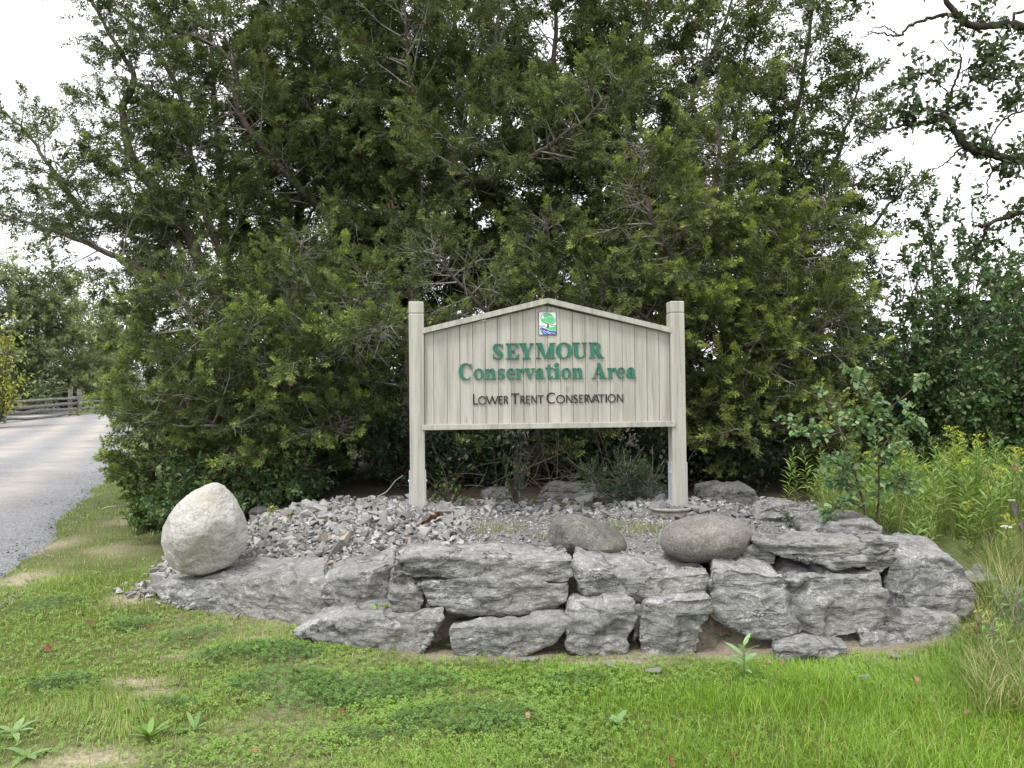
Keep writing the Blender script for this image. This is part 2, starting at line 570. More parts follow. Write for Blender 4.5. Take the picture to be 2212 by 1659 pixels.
edge = 0.10 * vnoise(np.stack([ry * 0, ry * 1.4, ry * 0], axis=1), 4.0) + 0.08 * vnoise(np.stack([ry * 0, ry * 6, ry * 0], axis=1), 8.0)
RX += edge[:, None] * (1 - s_) ** 3
RY = np.broadcast_to(ry[:, None], RX.shape)
RZ = H0(RX, RY) - 0.03 * (np.minimum(s_, 1 - s_) < 0.002) + 0.05 * (np.sin(s_ * np.pi)) * sstep(2.5, 12, RY)
bumps = 0.012 * fbm(np.stack([RX.ravel() * 1.2, RY.ravel() * 0.8, RX.ravel() * 0], axis=1), 3, 31.0).reshape(RX.shape)
RZ = RZ + bumps * (np.minimum(s_, 1 - s_) > 0.002) + 0.004
tr = np.exp(-((s_ - 0.20) / 0.075) ** 2) + np.exp(-((s_ - 0.45) / 0.08) ** 2) + 0.8 * np.exp(-((s_ - 0.75) / 0.1) ** 2)
TR = np.broadcast_to(np.clip(tr, 0, 1)[None, :], RX.shape).ravel()
n_, m_ = RX.shape
ii = (np.arange(n_ - 1)[:, None] * m_ + np.arange(m_ - 1)[None, :]).ravel()
tag(mk('gravel_road', np.stack([RX.ravel(), RY.ravel(), RZ.ravel()], axis=1), np.stack([ii, ii + m_, ii + m_ + 1, ii + 1], axis=1), M['road'],
       col=np.repeat(TR[:, None], 3, axis=1), smooth=True), kind='structure')

# ------------------------------------------------------------------ rocks
def vnormals(V, Q):
    a, b, c, d = (V[Q[:, k]] for k in range(4))
    fn = np.cross(c - a, d - b)
    N = np.zeros_like(V)
    for k in range(4): np.add.at(N, Q[:, k], fn)
    return N / (np.linalg.norm(N, axis=1)[:, None] + 1e-12)


def relax(V, Q, it, lam=0.5):
    E = np.concatenate([Q[:, [0, 1]], Q[:, [1, 2]], Q[:, [2, 3]], Q[:, [3, 0]]])
    E = np.unique(np.sort(E, axis=1), axis=0)
    deg = np.zeros(len(V)); np.add.at(deg, E[:, 0], 1); np.add.at(deg, E[:, 1], 1)
    for _ in range(it):
        S = np.zeros_like(V); np.add.at(S, E[:, 0], V[E[:, 1]]); np.add.at(S, E[:, 1], V[E[:, 0]])
        V = V + lam * (S / deg[:, None] - V)
    return V


def voxel(V, F, size):
    me = bpy.data.meshes.new('tmp'); me.from_pydata([tuple(v) for v in V], [], F); me.update()
    o = bpy.data.objects.new('tmp', me); COL.objects.link(o)
    md = o.modifiers.new('r', 'REMESH'); md.mode = 'VOXEL'; md.voxel_size = size; md.adaptivity = 0
    dg = bpy.context.evaluated_depsgraph_get(); dg.update()
    ev = o.evaluated_get(dg); m2 = ev.to_mesh()
    Vn = np.empty(len(m2.vertices) * 3, dtype=np.float32); m2.vertices.foreach_get('co', Vn)
    Q = np.empty(len(m2.loops), dtype=np.int32); m2.loops.foreach_get('vertex_index', Q)
    ev.to_mesh_clear(); bpy.data.objects.remove(o); bpy.data.meshes.remove(me)
    return Vn.reshape(-1, 3).astype(float), Q.reshape(-1, 4)


def roughen(V, Q, seed, strata=0.02, layer=0.055, lumps=0.008, fine=0.0055, cuts=6, cutd=0.03, round_=1, tilt=(0, 0), crease=None, anis=2.0, facets=15):
    r = np.random.default_rng(seed)
    V = relax(V, Q, round_)
    c = V.mean(axis=0)
    ext = V.max(axis=0) - V.min(axis=0)
    # flat fracture faces knock the corners and edges off
    for k in range(cuts):
        n = r.normal(size=3); n /= np.linalg.norm(n)
        if n[1] > 0.5: n[1] *= -1
        n = n / np.linalg.norm(n)
        h = (V - c) @ n
        lim = h.max() - cutd * (0.35 + r.random()) * min(1.0, ext.min() / 0.35)
        V = V - n * np.maximum(0, h - lim)[:, None] * 0.92
    N = vnormals(V, Q)
    p = V + seed * 1.37
    zz = p[:, 2] + tilt[0] * p[:, 0] + tilt[1] * p[:, 1] + 0.035 * fbm(p * np.array([1.6, 1.6, 0.5]), 3, seed)
    li = zz / layer
    l0 = np.floor(li); f = li - l0
    h0 = hash3(l0, l0 * 0, l0 * 0, seed); h1 = hash3(l0 + 1, l0 * 0, l0 * 0, seed)
    lat0 = vnoise(np.stack([p[:, 0] * 3.1, p[:, 1] * 3.1, l0 * 7.7], axis=1), seed + 5)
    lat1 = vnoise(np.stack([p[:, 0] * 3.1, p[:, 1] * 3.1, (l0 + 1) * 7.7], axis=1), seed + 5)
    g = sstep(0.78, 1.0, f)
    st = (h0 + 0.9 * lat0) * (1 - g) + (h1 + 0.9 * lat1) * g - 0.55
    side = 1 - np.abs(N[:, 2]) ** 2
    q = p * np.array([1, 1, anis])
    d = 0.60 * strata * st * side + lumps * fbm(q * 2.6, 4, seed + 2)
    # scalloped chips
    ch = fbm(q * 6.5, 3, seed + 8)
    d = d - fine * 2.2 * np.abs(ch) + fine * fbm(q * 17, 3, seed + 4)
    d = d + fine * 1.6 * (np.abs(N[:, 2]) > 0.55) * np.round(2.5 * fbm(p * np.array([4, 4, 0.2]), 3, seed + 12)) / 2.5
    if crease is not None:
        cx, slope, wd, dep = crease
        d = d - dep * np.exp(-((V[:, 0] - cx - slope * (V[:, 2] - c[2]) - 0.03 * np.sin(V[:, 2] * 19)) / wd) ** 2) * (N[:, 1] < 0.2)
    V = V + N * d[:, None]
    if facets:
        # chipped, nearly flat fracture facets with small ledges between them
        k = r.integers(0, len(V), facets); S = V[k] + r.normal(size=(facets, 3)) * 0.01
        wgt = np.array([1.0, 1.0, 1.7])
        D2 = ((V[:, None, :] - S[None]) * wgt + 0.05 * np.stack([vnoise(V * 9, seed + 1), vnoise(V * 9, seed + 2), vnoise(V * 9, seed + 3)], axis=1)[:, None, :])
        j = np.argmin((D2 ** 2).sum(axis=2), axis=1)
        til = r.normal(size=(facets, 3)) * 0.075; hh = r.normal(size=facets) * 0.0055
        N = vnormals(V, Q)
        V = V + N * np.clip(np.sum(til[j] * (V - S[j]), axis=1) + hh[j], -0.022, 0.014)[:, None]
    return V


ROCKS = {}


def grow(A, pad):
    """Push an outline outward by pad in its own upright plane."""
    c = A.mean(axis=0); D = A - c
    q = D[:, [0, 2]]; l = np.linalg.norm(q, axis=1)[:, None] + 1e-6
    o = A.copy(); o[:, [0, 2]] += q / l * pad * np.array([1.0, 1.0])
    o[:, 2] += np.sign(D[:, 2]) * pad * 0.5
    return o


def block(name, label, poly, dl, dr, depth, mat='limestone', seed=1, vox=0.0175, shrink=0.06, lift=0.0, lean=0.0, group=None, cat='rock', sink=0.0, pad=0.018, **kw):
    """A broken block whose front face runs through the photo points poly, at distance dl (left end) to dr (right end); depth is how far it runs back."""
    poly = np.array(poly, dtype=float)
    x0, x1 = poly[:, 0].min(), poly[:, 0].max()
    zs = []
    for px, py in poly:
        y = dl + (dr - dl) * (px - x0) / (x1 - x0)
        zs.append(np.array(at(px, py, y)))
    A = np.array(zs)
    c = A.mean(axis=0)
    top = (A[:, 2] - A[:, 2].min()) / (np.ptp(A[:, 2]) + 1e-6)
    A[:, 1] += lean * top
    dirv = np.array([0.5 * (c[0] / c[1]), 1.0, 0.0])
    B = A + dirv * depth
    B = c + dirv * depth + (B - c - dirv * depth) * (1 - shrink)
    B[:, 2] += lift
    B[:, 2] = np.where(top < 0.35, np.minimum(B[:, 2], A[:, 2]), B[:, 2])
    A[:, 2] -= sink * (top < 0.3); B[:, 2] -= sink * (top < 0.3)
    Md = (A + B) / 2
    n = len(A)
    # make sure the outline turns the right way
    ar = np.sum(A[:, 0] * np.roll(A[:, 2], -1) - np.roll(A[:, 0], -1) * A[:, 2])
    if ar < 0: A, B = A[::-1], B[::-1]
    A = grow(A, pad); B = grow(B, pad)
    V = np.concatenate([A, B])
    F = [tuple(range(n)), tuple(range(2 * n - 1, n - 1, -1))]
    F += [((i + 1) % n, i, n + i, n + (i + 1) % n) for i in range(n)]
    V, Q = voxel(V, F, vox)
    V = roughen(V, Q, seed, **kw)
    base = np.array([V[:, 0].mean(), V[:, 1].mean(), V[:, 2].min()])
    o = mk(name, V, Q, M[mat], smooth=True, loc=base)
    tag(o, label, cat, group)
    ROCKS[label] = V
    return o


GW = 'blocks of the dry stone retaining wall'
block('wall_stone', 'long grey limestone block tapering to a point at the left end of the wall', [(316, 1279), (360, 1266), (440, 1262), (560, 1262), (692, 1264), (703, 1290), (706, 1338), (604, 1352), (480, 1328), (385, 1302)], 6.45, 5.6, 0.62, 'limestone', 3, lift=0.06, group=GW, tilt=(0.12, 0), layer=0.09, strata=0.028, sink=0.04, lean=0.10, cuts=5)
block('wall_stone', 'wedge-shaped grey block standing upright between the tapering stone and the cracked stones', [(694, 1256), (730, 1246), (800, 1238), (846, 1230), (842, 1285), (806, 1328), (735, 1322), (702, 1296)], 5.62, 5.52, 0.55, 'limestone', 4, group=GW, strata=0.012, cuts=8, cutd=0.06, lift=0.02)
block('wall_stone', 'small cracked block beneath the left end of the top slab', [(846, 1246), (880, 1242), (899, 1262), (911, 1296), (905, 1322), (850, 1319), (841, 1290)], 5.24, 5.20, 0.45, 'limestone', 5, group=GW, vox=0.012, strata=0.012, cuts=5, cutd=0.03)
block('wall_stone', 'thick layered block below the crack in the top course, behind nothing but grass', [(898, 1258), (940, 1252), (1010, 1255), (1100, 1258), (1200, 1263), (1230, 1262), (1228, 1290), (1205, 1318), (1150, 1326), (1060, 1322), (935, 1314), (916, 1290)], 5.15, 5.12, 0.62, 'limestone', 6, group=GW, strata=0.03, layer=0.05, cuts=5, tilt=(-0.04, 0))
block('wall_stone', 'long top slab with a horizontal crack under it, left of the wall centre', [(856, 1209), (900, 1204), (1000, 1206), (1150, 1210), (1238, 1214), (1236, 1248), (1212, 1262), (1100, 1257), (1010, 1254), (940, 1250), (895, 1252), (856, 1240)], 5.18, 5.14, 0.48, 'limestone', 7, lift=0.015, group=GW, strata=0.024, layer=0.05, cuts=4, cutd=0.03)
block('wall_stone', 'long flat-topped block at the middle of the top course with a dark shaded face', [(1242, 1222), (1275, 1236), (1340, 1246), (1440, 1250), (1535, 1240), (1544, 1268), (1520, 1290), (1405, 1304), (1262, 1288), (1240, 1265)], 5.10, 5.14, 0.66, 'limestone', 8, group=GW, strata=0.02, layer=0.07, cuts=6, lean=0.03, lift=0.035)
block('wall_stone', 'largest grey boulder of the wall, split by an upright crease down its face', [(1546, 1232), (1640, 1244), (1740, 1254), (1850, 1254), (1914, 1240), (1924, 1272), (1908, 1330), (1870, 1366), (1800, 1378), (1728, 1388), (1600, 1368), (1540, 1338), (1536, 1285)], 5.08, 5.12, 0.62, 'limestone', 9, group=GW, strata=0.028, layer=0.10, cuts=7, lean=0.03, lift=0.045, crease=(at(1738, 1310, 5.0).x, -0.08, 0.05, 0.07), tilt=(0.05, 0))
block('wall_stone', 'big rounded grey block at the right end of the wall beside the meadow', [(1934, 1212), (1990, 1206), (2062, 1216), (2092, 1252), (2108, 1290), (2100, 1328), (2062, 1346), (1985, 1344), (1922, 1326), (1924, 1262)], 5.30, 5.38, 0.62, 'limestone', 10, lift=0.04, group=GW, strata=0.022, layer=0.11, cuts=8, lean=0.06, tilt=(0.16, 0))
block('wall_stone', 'low grey block slanting out of the lawn beneath the cracked stones', [(634, 1366), (690, 1352), (760, 1342), (868, 1332), (955, 1328), (942, 1378), (903, 1414), (780, 1408), (690, 1390)], 5.25, 5.0, 0.5, 'limestone', 11, group=GW, strata=0.014, layer=0.045, cuts=4, sink=0.05, lean=0.05, tilt=(0.1, 0))
block('wall_stone', 'low oblong block of the bottom course with sandy soil above it', [(972, 1364), (1040, 1356), (1130, 1348), (1222, 1336), (1226, 1362), (1190, 1394), (1100, 1412), (1050, 1420), (988, 1408)], 4.98, 4.97, 0.4, 'limestone', 12, group=GW, strata=0.012, layer=0.045, cuts=4, sink=0.04)
block('wall_stone', 'squarish bottom course block with a grass tuft at its left foot', [(1236, 1312), (1300, 1308), (1362, 1304), (1376, 1338), (1356, 1380), (1348, 1424), (1294, 1420), (1228, 1394), (1226, 1350)], 4.96, 4.96, 0.42, 'limestone', 13, group=GW, strata=0.010, layer=0.08, cuts=7, sink=0.03)
block('wall_stone', 'squarish bottom course block just left of the milkweed, tapering downward', [(1396, 1314), (1460, 1304), (1536, 1296), (1538, 1325), (1510, 1362), (1502, 1416), (1446, 1428), (1390, 1402), (1386, 1350)], 4.96, 4.97, 0.42, 'limestone', 14, group=GW, strata=0.010, layer=0.08, cuts=7, sink=0.03)
block('wall_stone', 'thin tan sliver of stone wedged in the gap between the two squarish blocks', [(1366, 1318), (1386, 1312), (1390, 1350), (1378, 1372), (1370, 1378)], 5.04, 5.04, 0.2, 'rubble', 15, group=GW, vox=0.012, strata=0.004, cuts=3, cutd=0.02)
block('wall_stone', 'broad low grey slab underneath the right end block', [(1862, 1372), (1900, 1352), (2000, 1340), (2096, 1346), (2090, 1380), (2000, 1398), (1880, 1402)], 5.02, 5.18, 0.55, 'limestone', 16, group=GW, strata=0.010, layer=0.06, cuts=4, sink=0.05, lean=0.12)
block('flat_stone', 'flat pale layered stone half sunk in the lawn right of the milkweed', [(1674, 1404), (1750, 1396), (1830, 1402), (1828, 1414), (1782, 1428), (1690, 1438)], 4.86, 4.90, 0.20, 'shale', 17, vox=0.010, strata=0.012, layer=0.022, cuts=3, cutd=0.02, sink=0.03)

block('stone_slab', 'wide thin flaking slab lying on top of the creased boulder', [(1626, 1168), (1700, 1176), (1780, 1180), (1868, 1176), (1870, 1194), (1800, 1214), (1760, 1216), (1690, 1202), (1650, 1188)], 5.40, 5.22, 0.5, 'shale', 18, vox=0.012, strata=0.022, layer=0.028, cuts=3, cutd=0.03)
block('stone_slab', 'topmost of three small thin slabs stacked beside the right end block', [(1866, 1172), (1900, 1170), (1942, 1174), (1936, 1186), (1900, 1192), (1868, 1192)], 5.22, 5.24, 0.34, 'shale', 19, vox=0.010, strata=0.008, layer=0.03, cuts=2, cutd=0.02, fine=0.005)
block('stone_slab', 'middle of three small thin slabs stacked beside the right end block', [(1868, 1195), (1900, 1195), (1934, 1190), (1930, 1206), (1890, 1210), (1868, 1206)], 5.22, 5.24, 0.32, 'shale', 20, vox=0.010, strata=0.006, layer=0.03, cuts=2, cutd=0.02, fine=0.005)
block('stone_slab', 'lowest of three small thin slabs stacked beside the right end block', [(1868, 1209), (1900, 1212), (1932, 1209), (1928, 1217), (1900, 1228), (1872, 1226)], 5.24, 5.26, 0.30, 'shale', 21, vox=0.010, strata=0.006, layer=0.03, cuts=2, cutd=0.02, fine=0.005)
block('stone_slab', 'broken flake of slab sticking out under the wide flaking slab', [(1768, 1216), (1800, 1214), (1866, 1206), (1862, 1222), (1810, 1228)], 5.22, 5.2, 0.3, 'shale', 22, vox=0.010, strata=0.010, layer=0.02, cuts=2, cutd=0.02)
block('stone_slab', 'grey slab edge poking out between the round boulder and the flaking slab', [(1606, 1190), (1640, 1184), (1680, 1202), (1672, 1216), (1616, 1224)], 5.45, 5.4, 0.3, 'shale', 23, vox=0.012, strata=0.02, layer=0.03, cuts=3, cutd=0.02)

block('background_rock', 'dark grey rock lying just right of the right sign post under the cedar', [(1512, 1068), (1560, 1056), (1622, 1058), (1642, 1090), (1660, 1122), (1600, 1132), (1530, 1112)], 8.0, 7.7, 0.8, 'limestone_shaded', 24, vox=0.03, strata=0.03, layer=0.1, cuts=7, cutd=0.08, sink=0.08)
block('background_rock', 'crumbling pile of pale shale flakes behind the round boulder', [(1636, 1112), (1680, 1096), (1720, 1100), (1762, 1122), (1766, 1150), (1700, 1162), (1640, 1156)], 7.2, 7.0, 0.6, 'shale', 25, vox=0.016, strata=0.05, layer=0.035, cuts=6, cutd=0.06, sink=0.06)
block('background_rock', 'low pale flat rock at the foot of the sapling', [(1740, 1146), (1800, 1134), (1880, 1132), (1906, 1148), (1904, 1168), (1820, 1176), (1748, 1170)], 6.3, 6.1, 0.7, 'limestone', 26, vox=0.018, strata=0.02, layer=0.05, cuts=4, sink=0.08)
block('background_rock', 'dark square rock in the shade below the middle of the sign', [(1034, 1074), (1060, 1062), (1120, 1066), (1132, 1080), (1136, 1116), (1080, 1124), (1026, 1116)], 8.6, 8.6, 0.6, 'limestone_shaded', 27, vox=0.028, strata=0.02, layer=0.09, cuts=6, cutd=0.06, sink=0.06)
block('background_rock', 'wide dark rock in the shade below the right half of the sign', [(1160, 1078), (1190, 1050), (1260, 1056), (1330, 1066), (1350, 1100), (1280, 1112), (1170, 1112)], 8.6, 8.7, 0.7, 'limestone_shaded', 28, vox=0.028, strata=0.025, layer=0.08, cuts=6, cutd=0.06, sink=0.06)
block('background_rock', 'long low dark rock under the leafy bush behind the pale boulder', [(538, 1108), (560, 1102), (650, 1108), (664, 1120), (660, 1136), (560, 1140), (540, 1132)], 8.3, 8.3, 0.5, 'limestone_shaded', 29, vox=0.026, strata=0.015, layer=0.06, cuts=4, cutd=0.04, sink=0.06)
block('background_rock', 'low dark rock just right of the foot of the left sign post', [(926, 1096), (960, 1090), (1010, 1098), (1016, 1118), (940, 1124)], 8.3, 8.3, 0.5, 'limestone_shaded', 30, vox=0.028, strata=0.015, layer=0.06, cuts=4, cutd=0.04, sink=0.06)
block('background_rock', 'low dark rock just left of the foot of the left sign post', [(800, 1098), (850, 1088), (886, 1094), (888, 1116), (810, 1118)], 8.2, 8.2, 0.5, 'limestone_shaded', 31, vox=0.028, strata=0.015, layer=0.06, cuts=4, cutd=0.04, sink=0.06)
block('background_rock', 'dark rock half hidden by cedar sprays left of the right sign post', [(1376, 1072), (1410, 1056), (1436, 1062), (1440, 1096), (1384, 1100)], 8.8, 8.8, 0.5, 'limestone_shaded', 32, vox=0.028, strata=0.015, layer=0.06, cuts=4, cutd=0.04, sink=0.06)
block('background_rock', 'pale flat-topped rock partly hidden by meadow weeds beyond the right end block', [(2096, 1262), (2150, 1252), (2240, 1262), (2300, 1280), (2290, 1312), (2180, 1318), (2106, 1306)], 5.85, 6.0, 0.7, 'shale', 33, vox=0.018, strata=0.03, layer=0.04, cuts=4, sink=0.1)
block('flat_stone', 'flat grey stone set in the grass left of the pale boulder', [(284, 1114), (300, 1106), (340, 1110), (346, 1118), (310, 1122)], 9.4, 9.4, 0.35, 'shale', 34, vox=0.016, strata=0.01, layer=0.03, cuts=2, cutd=0.02, sink=0.03)


def boulder(name, label, px, py, y, rx, ry, rz, mat, seed, shape, lumps=0.03, fine=0.004, rot=0.0, sub=0, strata=0.0, cuts=3, cutd=0.03, layer=0.1):
    """Rounded boulder; shape(u) maps unit-sphere points to the outline of this one."""
    import bmesh
    bm = bmesh.new(); bmesh.ops.create_cube(bm, size=2)
    bmesh.ops.subdivide_edges(bm, edges=bm.edges[:], cuts=36, use_grid_fill=True)
    V = np.array([v.co[:] for v in bm.verts]); Q = np.array([[v.index for v in f.verts] for f in bm.faces]); bm.free()
    V /= np.linalg.norm(V, axis=1)[:, None]
    V = shape(V) * np.array([rx, ry, rz])
    c, s = math.cos(rot), math.sin(rot)
    V = np.stack([V[:, 0] * c - V[:, 2] * s, V[:, 1], V[:, 0] * s + V[:, 2] * c], axis=1)
    V = V + np.array(at(px, py, y))
    V = roughen(V, Q, seed, strata=strata, lumps=lumps, fine=fine, cuts=cuts, cutd=cutd, round_=0, anis=1.0, layer=layer, facets=0)
    base = np.array([V[:, 0].mean(), V[:, 1].mean(), V[:, 2].min()])
    o = mk(name, V, Q, M[mat], smooth=True, loc=base)
    ROCKS[label] = V
    return tag(o, label, 'boulder')


def egg(u):
    v = u.copy(); k = 0.5 + 0.5 * v[:, 2]
    v[:, 0] *= 1.04 - 0.50 * k ** 1.6
    v[:, 0] += 0.27 * k ** 1.3 - 0.08
    v[:, 1] *= 1.0 - 0.25 * k
    return v


def loaf(u):
    v = u.copy()
    v[:, 2] = np.sign(v[:, 2]) * np.abs(v[:, 2]) ** 0.85
    v[:, 0] += 0.07 * v[:, 2]
    return v


def whale(u):
    v = u.copy()
    v[:, 2] *= 1.0 - 0.30 * v[:, 0]
    v[:, 0] = np.sign(v[:, 0]) * np.abs(v[:, 0]) ** 0.9
    return v


boulder('boulder', 'tall pale egg-shaped granite boulder standing at the left end of the gravel bed', 440, 1138, 6.45, 0.375, 0.40, 0.385, 'granite_pale', 41, egg, 0.018, 0.004, cuts=9, cutd=0.05)
boulder('boulder', 'dark smooth boulder sloping out of the gravel behind the middle wall block', 1268, 1162, 5.95, 0.305, 0.30, 0.155, 'boulder_dark', 42, whale, 0.012, 0.002, rot=-0.22, cuts=4)
boulder('boulder', 'rounded brownish granite boulder sitting on the wall in front of the right sign post', 1523, 1164, 5.62, 0.325, 0.30, 0.168, 'granite_brown', 43, loaf, 0.012, 0.002, cuts=2, cutd=0.015)
# ------------------------------------------------------------------ the sign
t = NT('painted_wood')
oi = t.new('ObjectInfo')
v0 = t.tc.outputs['Object']
sh = t.n.new('ShaderNodeVectorMath'); sh.operation = 'ADD'
sc_ = t.n.new('ShaderNodeVectorMath'); sc_.operation = 'SCALE'; sc_.inputs['Scale'].default_value = 40.0
cb = t.n.new('ShaderNodeCombineXYZ')
t.link(oi.outputs['Random'], cb.inputs['X']); t.link(oi.outputs['Random'], cb.inputs['Z'])
t.link(cb.outputs[0], sc_.inputs[0]); t.link(v0, sh.inputs[0]); t.link(sc_.outputs[0], sh.inputs[1])
mp = t.n.new('ShaderNodeMapping'); mp.inputs['Scale'].default_value = (14, 14, 0.8); t.link(sh.outputs[0], mp.inputs['Vector'])
mp2 = t.n.new('ShaderNodeMapping'); mp2.inputs['Scale'].default_value = (90, 90, 2.0); t.link(sh.outputs[0], mp2.inputs['Vector'])
mp3 = t.n.new('ShaderNodeMapping'); mp3.inputs['Scale'].default_value = (7.0, 7.0, 3.4); t.link(sh.outputs[0], mp3.inputs['Vector'])
grain = t.noise(mp2.outputs[0], 1.0, 5, 0.6, 0.25)
big = t.noise(mp.outputs[0], 1.0, 5, 0.6, 0.4)
paint = t.ramp(oi.outputs['Random'], [(0.0, (0.400, 0.388, 0.345)), (0.5, (0.432, 0.420, 0.374)), (1.0, (0.462, 0.448, 0.400))])
wear = t.ramp(big, [(0.42, 0.0), (0.68, 0.85)])
col = t.mix(wear, paint, (0.29, 0.28, 0.25))
col = t.mix(1.0, col, t.ramp(grain, [(0.28, 0.70), (0.45, 0.96), (0.7, 1.07)]), 'MULTIPLY')
kn = t.new('TexVoronoi', Vector=mp3.outputs[0]); kn.inputs['Scale'].default_value = 0.55; kn.inputs['Randomness'].default_value = 1.0
knot = t.ramp(kn.outputs['Distance'], [(0.0, 0.62), (0.055, 0.72), (0.11, 1.0)])
col = t.mix(1.0, col, knot, 'MULTIPLY')
nb = t.bump(grain, 0.35, 0.003)
M['wood'] = t.surface(col, 0.8, nb, 0.2)
t = NT('galvanised_steel'); M['steel'] = t.surface(t.ramp(t.noise(t.coords(), 30, 3), [(0.3, (0.50, 0.53, 0.57)), (0.7, (0.64, 0.67, 0.71))]), 0.45, None, 0.5, 0.35)
t = NT('green_letter_paint'); M['letter_green'] = t.surface(t.ramp(t.noise(t.coords(), 9, 4), [(0.3, (0.022, 0.125, 0.082)), (0.7, (0.038, 0.168, 0.115))]), 0.55, None, 0.3)
t = NT('black_letter_paint'); M['letter_black'] = t.surface((0.014, 0.014, 0.020), 0.5, None, 0.35)
for nm, c in (('emblem_white', (0.72, 0.74, 0.76)), ('emblem_green', (0.085, 0.52, 0.20)), ('emblem_blue', (0.02, 0.085, 0.42)), ('emblem_black', (0.012, 0.012, 0.02)), ('emblem_pale', (0.42, 0.66, 0.68))):
    M[nm] = NT(nm).surface(c, 0.45, None, 0.35)
t = NT('rusty_metal'); M['rust'] = t.surface(t.ramp(t.noise(t.coords(), 16, 5, 0.7), [(0.35, (0.040, 0.018, 0.012)), (0.5, (0.12, 0.045, 0.022)), (0.62, (0.22, 0.12, 0.07)), (0.7, (0.33, 0.30, 0.26))]), 0.85, None, 0.2)

SA = R(5.5)
LP = at(903, 1113, 7.42)
SX = Vector((math.cos(SA), math.sin(SA), 0)); SN = Vector((math.sin(SA), -math.cos(SA), 0))
SZ0 = LP.z - 0.10
sign = thing('sign', 'beige wooden park sign with green and black lettering on two posts behind the stone wall', 'sign', (LP.x, LP.y, SZ0), SA)


def sl(px, py, off=0.0):
    """Photo point -> (x, z) on the sign's board plane (off = metres in front of it)."""
    d = ray(px, py); o = Vector((LP.x, LP.y, SZ0)) + SN * off
    k = (o - EYE).dot(SN) / d.dot(SN)
    q = EYE + d * k - Vector((LP.x, LP.y, SZ0))
    return q.dot(SX), q.z


def zs(zx, zy, off=0.0):          # enlarged view of the board -> 2212 grid
    return sl((960 + zx * 800 / 2212) * PW / 2560, (700 + zy * 800 / 2212) * PW / 2560, off)


W_ = sl(1462, 900)[0]                      # centre of the right post
PWD = 0.142                                # post width
topL, topR = sl(898, 651, 0.07)[1], sl(1450, 650, 0.07)[1]
POSTS = []
for k, (cx, zt) in enumerate(((0.0, topL), (W_, topR))):
    zc = zt - 0.115
    V, F = join([box(-PWD / 2, PWD / 2, -PWD / 2, PWD / 2, -0.5, zc - 0.006, 0.006), box(-PWD / 2 + 0.006, PWD / 2 - 0.006, -PWD / 2 + 0.006, PWD / 2 - 0.006, zc - 0.02, zc + 0.02),
                 box(-PWD / 2, PWD / 2, -PWD / 2, PWD / 2, zc, zt, 0.010)])
    p = mk('post', V, F, M['wood'], sign); p.location = (cx, 0, 0)
    if k == 0: p['label'] = 'square beige post at the left side of the board'
    else: p['label'] = 'square beige post at the right side of the board'
    hb = sl(1440, 998)[1] if k else sl(886, 1016)[1]
    for s in (-1, 1):
        x0, x1 = (PWD / 2 + 0.001, PWD / 2 + 0.009) if s > 0 else (-PWD / 2 - 0.009, -PWD / 2 - 0.001)
        V, F = box(x0, x1, -0.062, 0.062, -0.4, hb, 0.002)
        b = mk('metal_bracket', V, F, M['steel'], p)
        bv = []
        for zz in (hb - 0.10, hb - 0.42):
            aa = np.arange(8) * np.pi / 4
            q0 = np.stack([np.full(8, x1 if s > 0 else x0), -0.02 + 0.012 * np.cos(aa), zz + 0.012 * np.sin(aa)], axis=1); q1 = q0 + np.array([s * 0.010, 0, 0])
            bv.append((np.concatenate([q0, q1]), [tuple(range(8, 16))] + [(i, (i + 1) % 8, 8 + (i + 1) % 8, 8 + i) for i in range(8)]))
        bo = mk('bolts', *join(bv), M['steel'], p); bo['kind'] = 'stuff'
# boards
xl, xr = PWD / 2 + 0.002, W_ - PWD / 2 - 0.002
zb = sl(1180, 918)[1]
zl, zp, zr = sl(917, 713)[1], sl(1181, 655)[1], sl(1443, 711)[1]
xp = sl(1181, 650)[0]
zl = zr = (zl + zr) / 2 - 0.01


def roof(x): return np.interp(x, [xl, xp, xr], [zl, zp, zr]) - 0.03


edges = [xl] + [zs(q, 600)[0] for q in (343, 437, 524, 614, 701, 788, 876, 962, 1048, 1133, 1218, 1304, 1390, 1474, 1559, 1645, 1730, 1813, 1897)] + [xr]
r2 = np.random.default_rng(5)
for a, b in zip(edges[:-1], edges[1:]):
    g = 0.0018; a2, b2 = a + g, b - g; fy = -0.018 - r2.random() * 0.003; ch = 0.0015
    ptsx = [a2, b2] if not (a2 < xp < b2) else [a2, xp, b2]
    tops = [roof(q) for q in ptsx]
    o2 = [(a2, zb)] + [(b2, zb)] + [(q, z_) for q, z_ in zip(ptsx[::-1], tops[::-1])]
    n = len(o2); cxm = (a2 + b2) / 2
    inn = [(q + (ch if q < cxm - 1e-3 else (-ch if q > cxm + 1e-3 else 0)), z_) for q, z_ in o2]
    V = [(q - cxm, fy, z_) for q, z_ in inn] + [(q - cxm, fy + ch, z_) for q, z_ in o2] + [(q - cxm, 0.004, z_) for q, z_ in o2]
    F = [tuple(range(n)), tuple(range(3 * n - 1, 2 * n - 1, -1))]
    for i in range(n):
        j = (i + 1) % n
        F += [(j, i, n + i, n + j), (n + j, n + i, 2 * n + i, 2 * n + j)]
    o = mk('board', np.array(V), F, M['wood'], sign); o.location = (cxm, 0, 0)
bp = [(xl, zb + 0.01), (xr, zb + 0.01), (xr, zl - 0.034), (xp, zp - 0.034), (xl, zl - 0.034)]
V = [(a, 0.006, b) for a, b in bp] + [(a, 0.024, b) for a, b in bp]
F = [(0, 1, 2, 3, 4), (9, 8, 7, 6, 5)] + [((i + 1) % 5, i, 5 + i, 5 + (i + 1) % 5) for i in range(5)]
mk('backing_panel', np.array(V), F, M['wood'], sign)


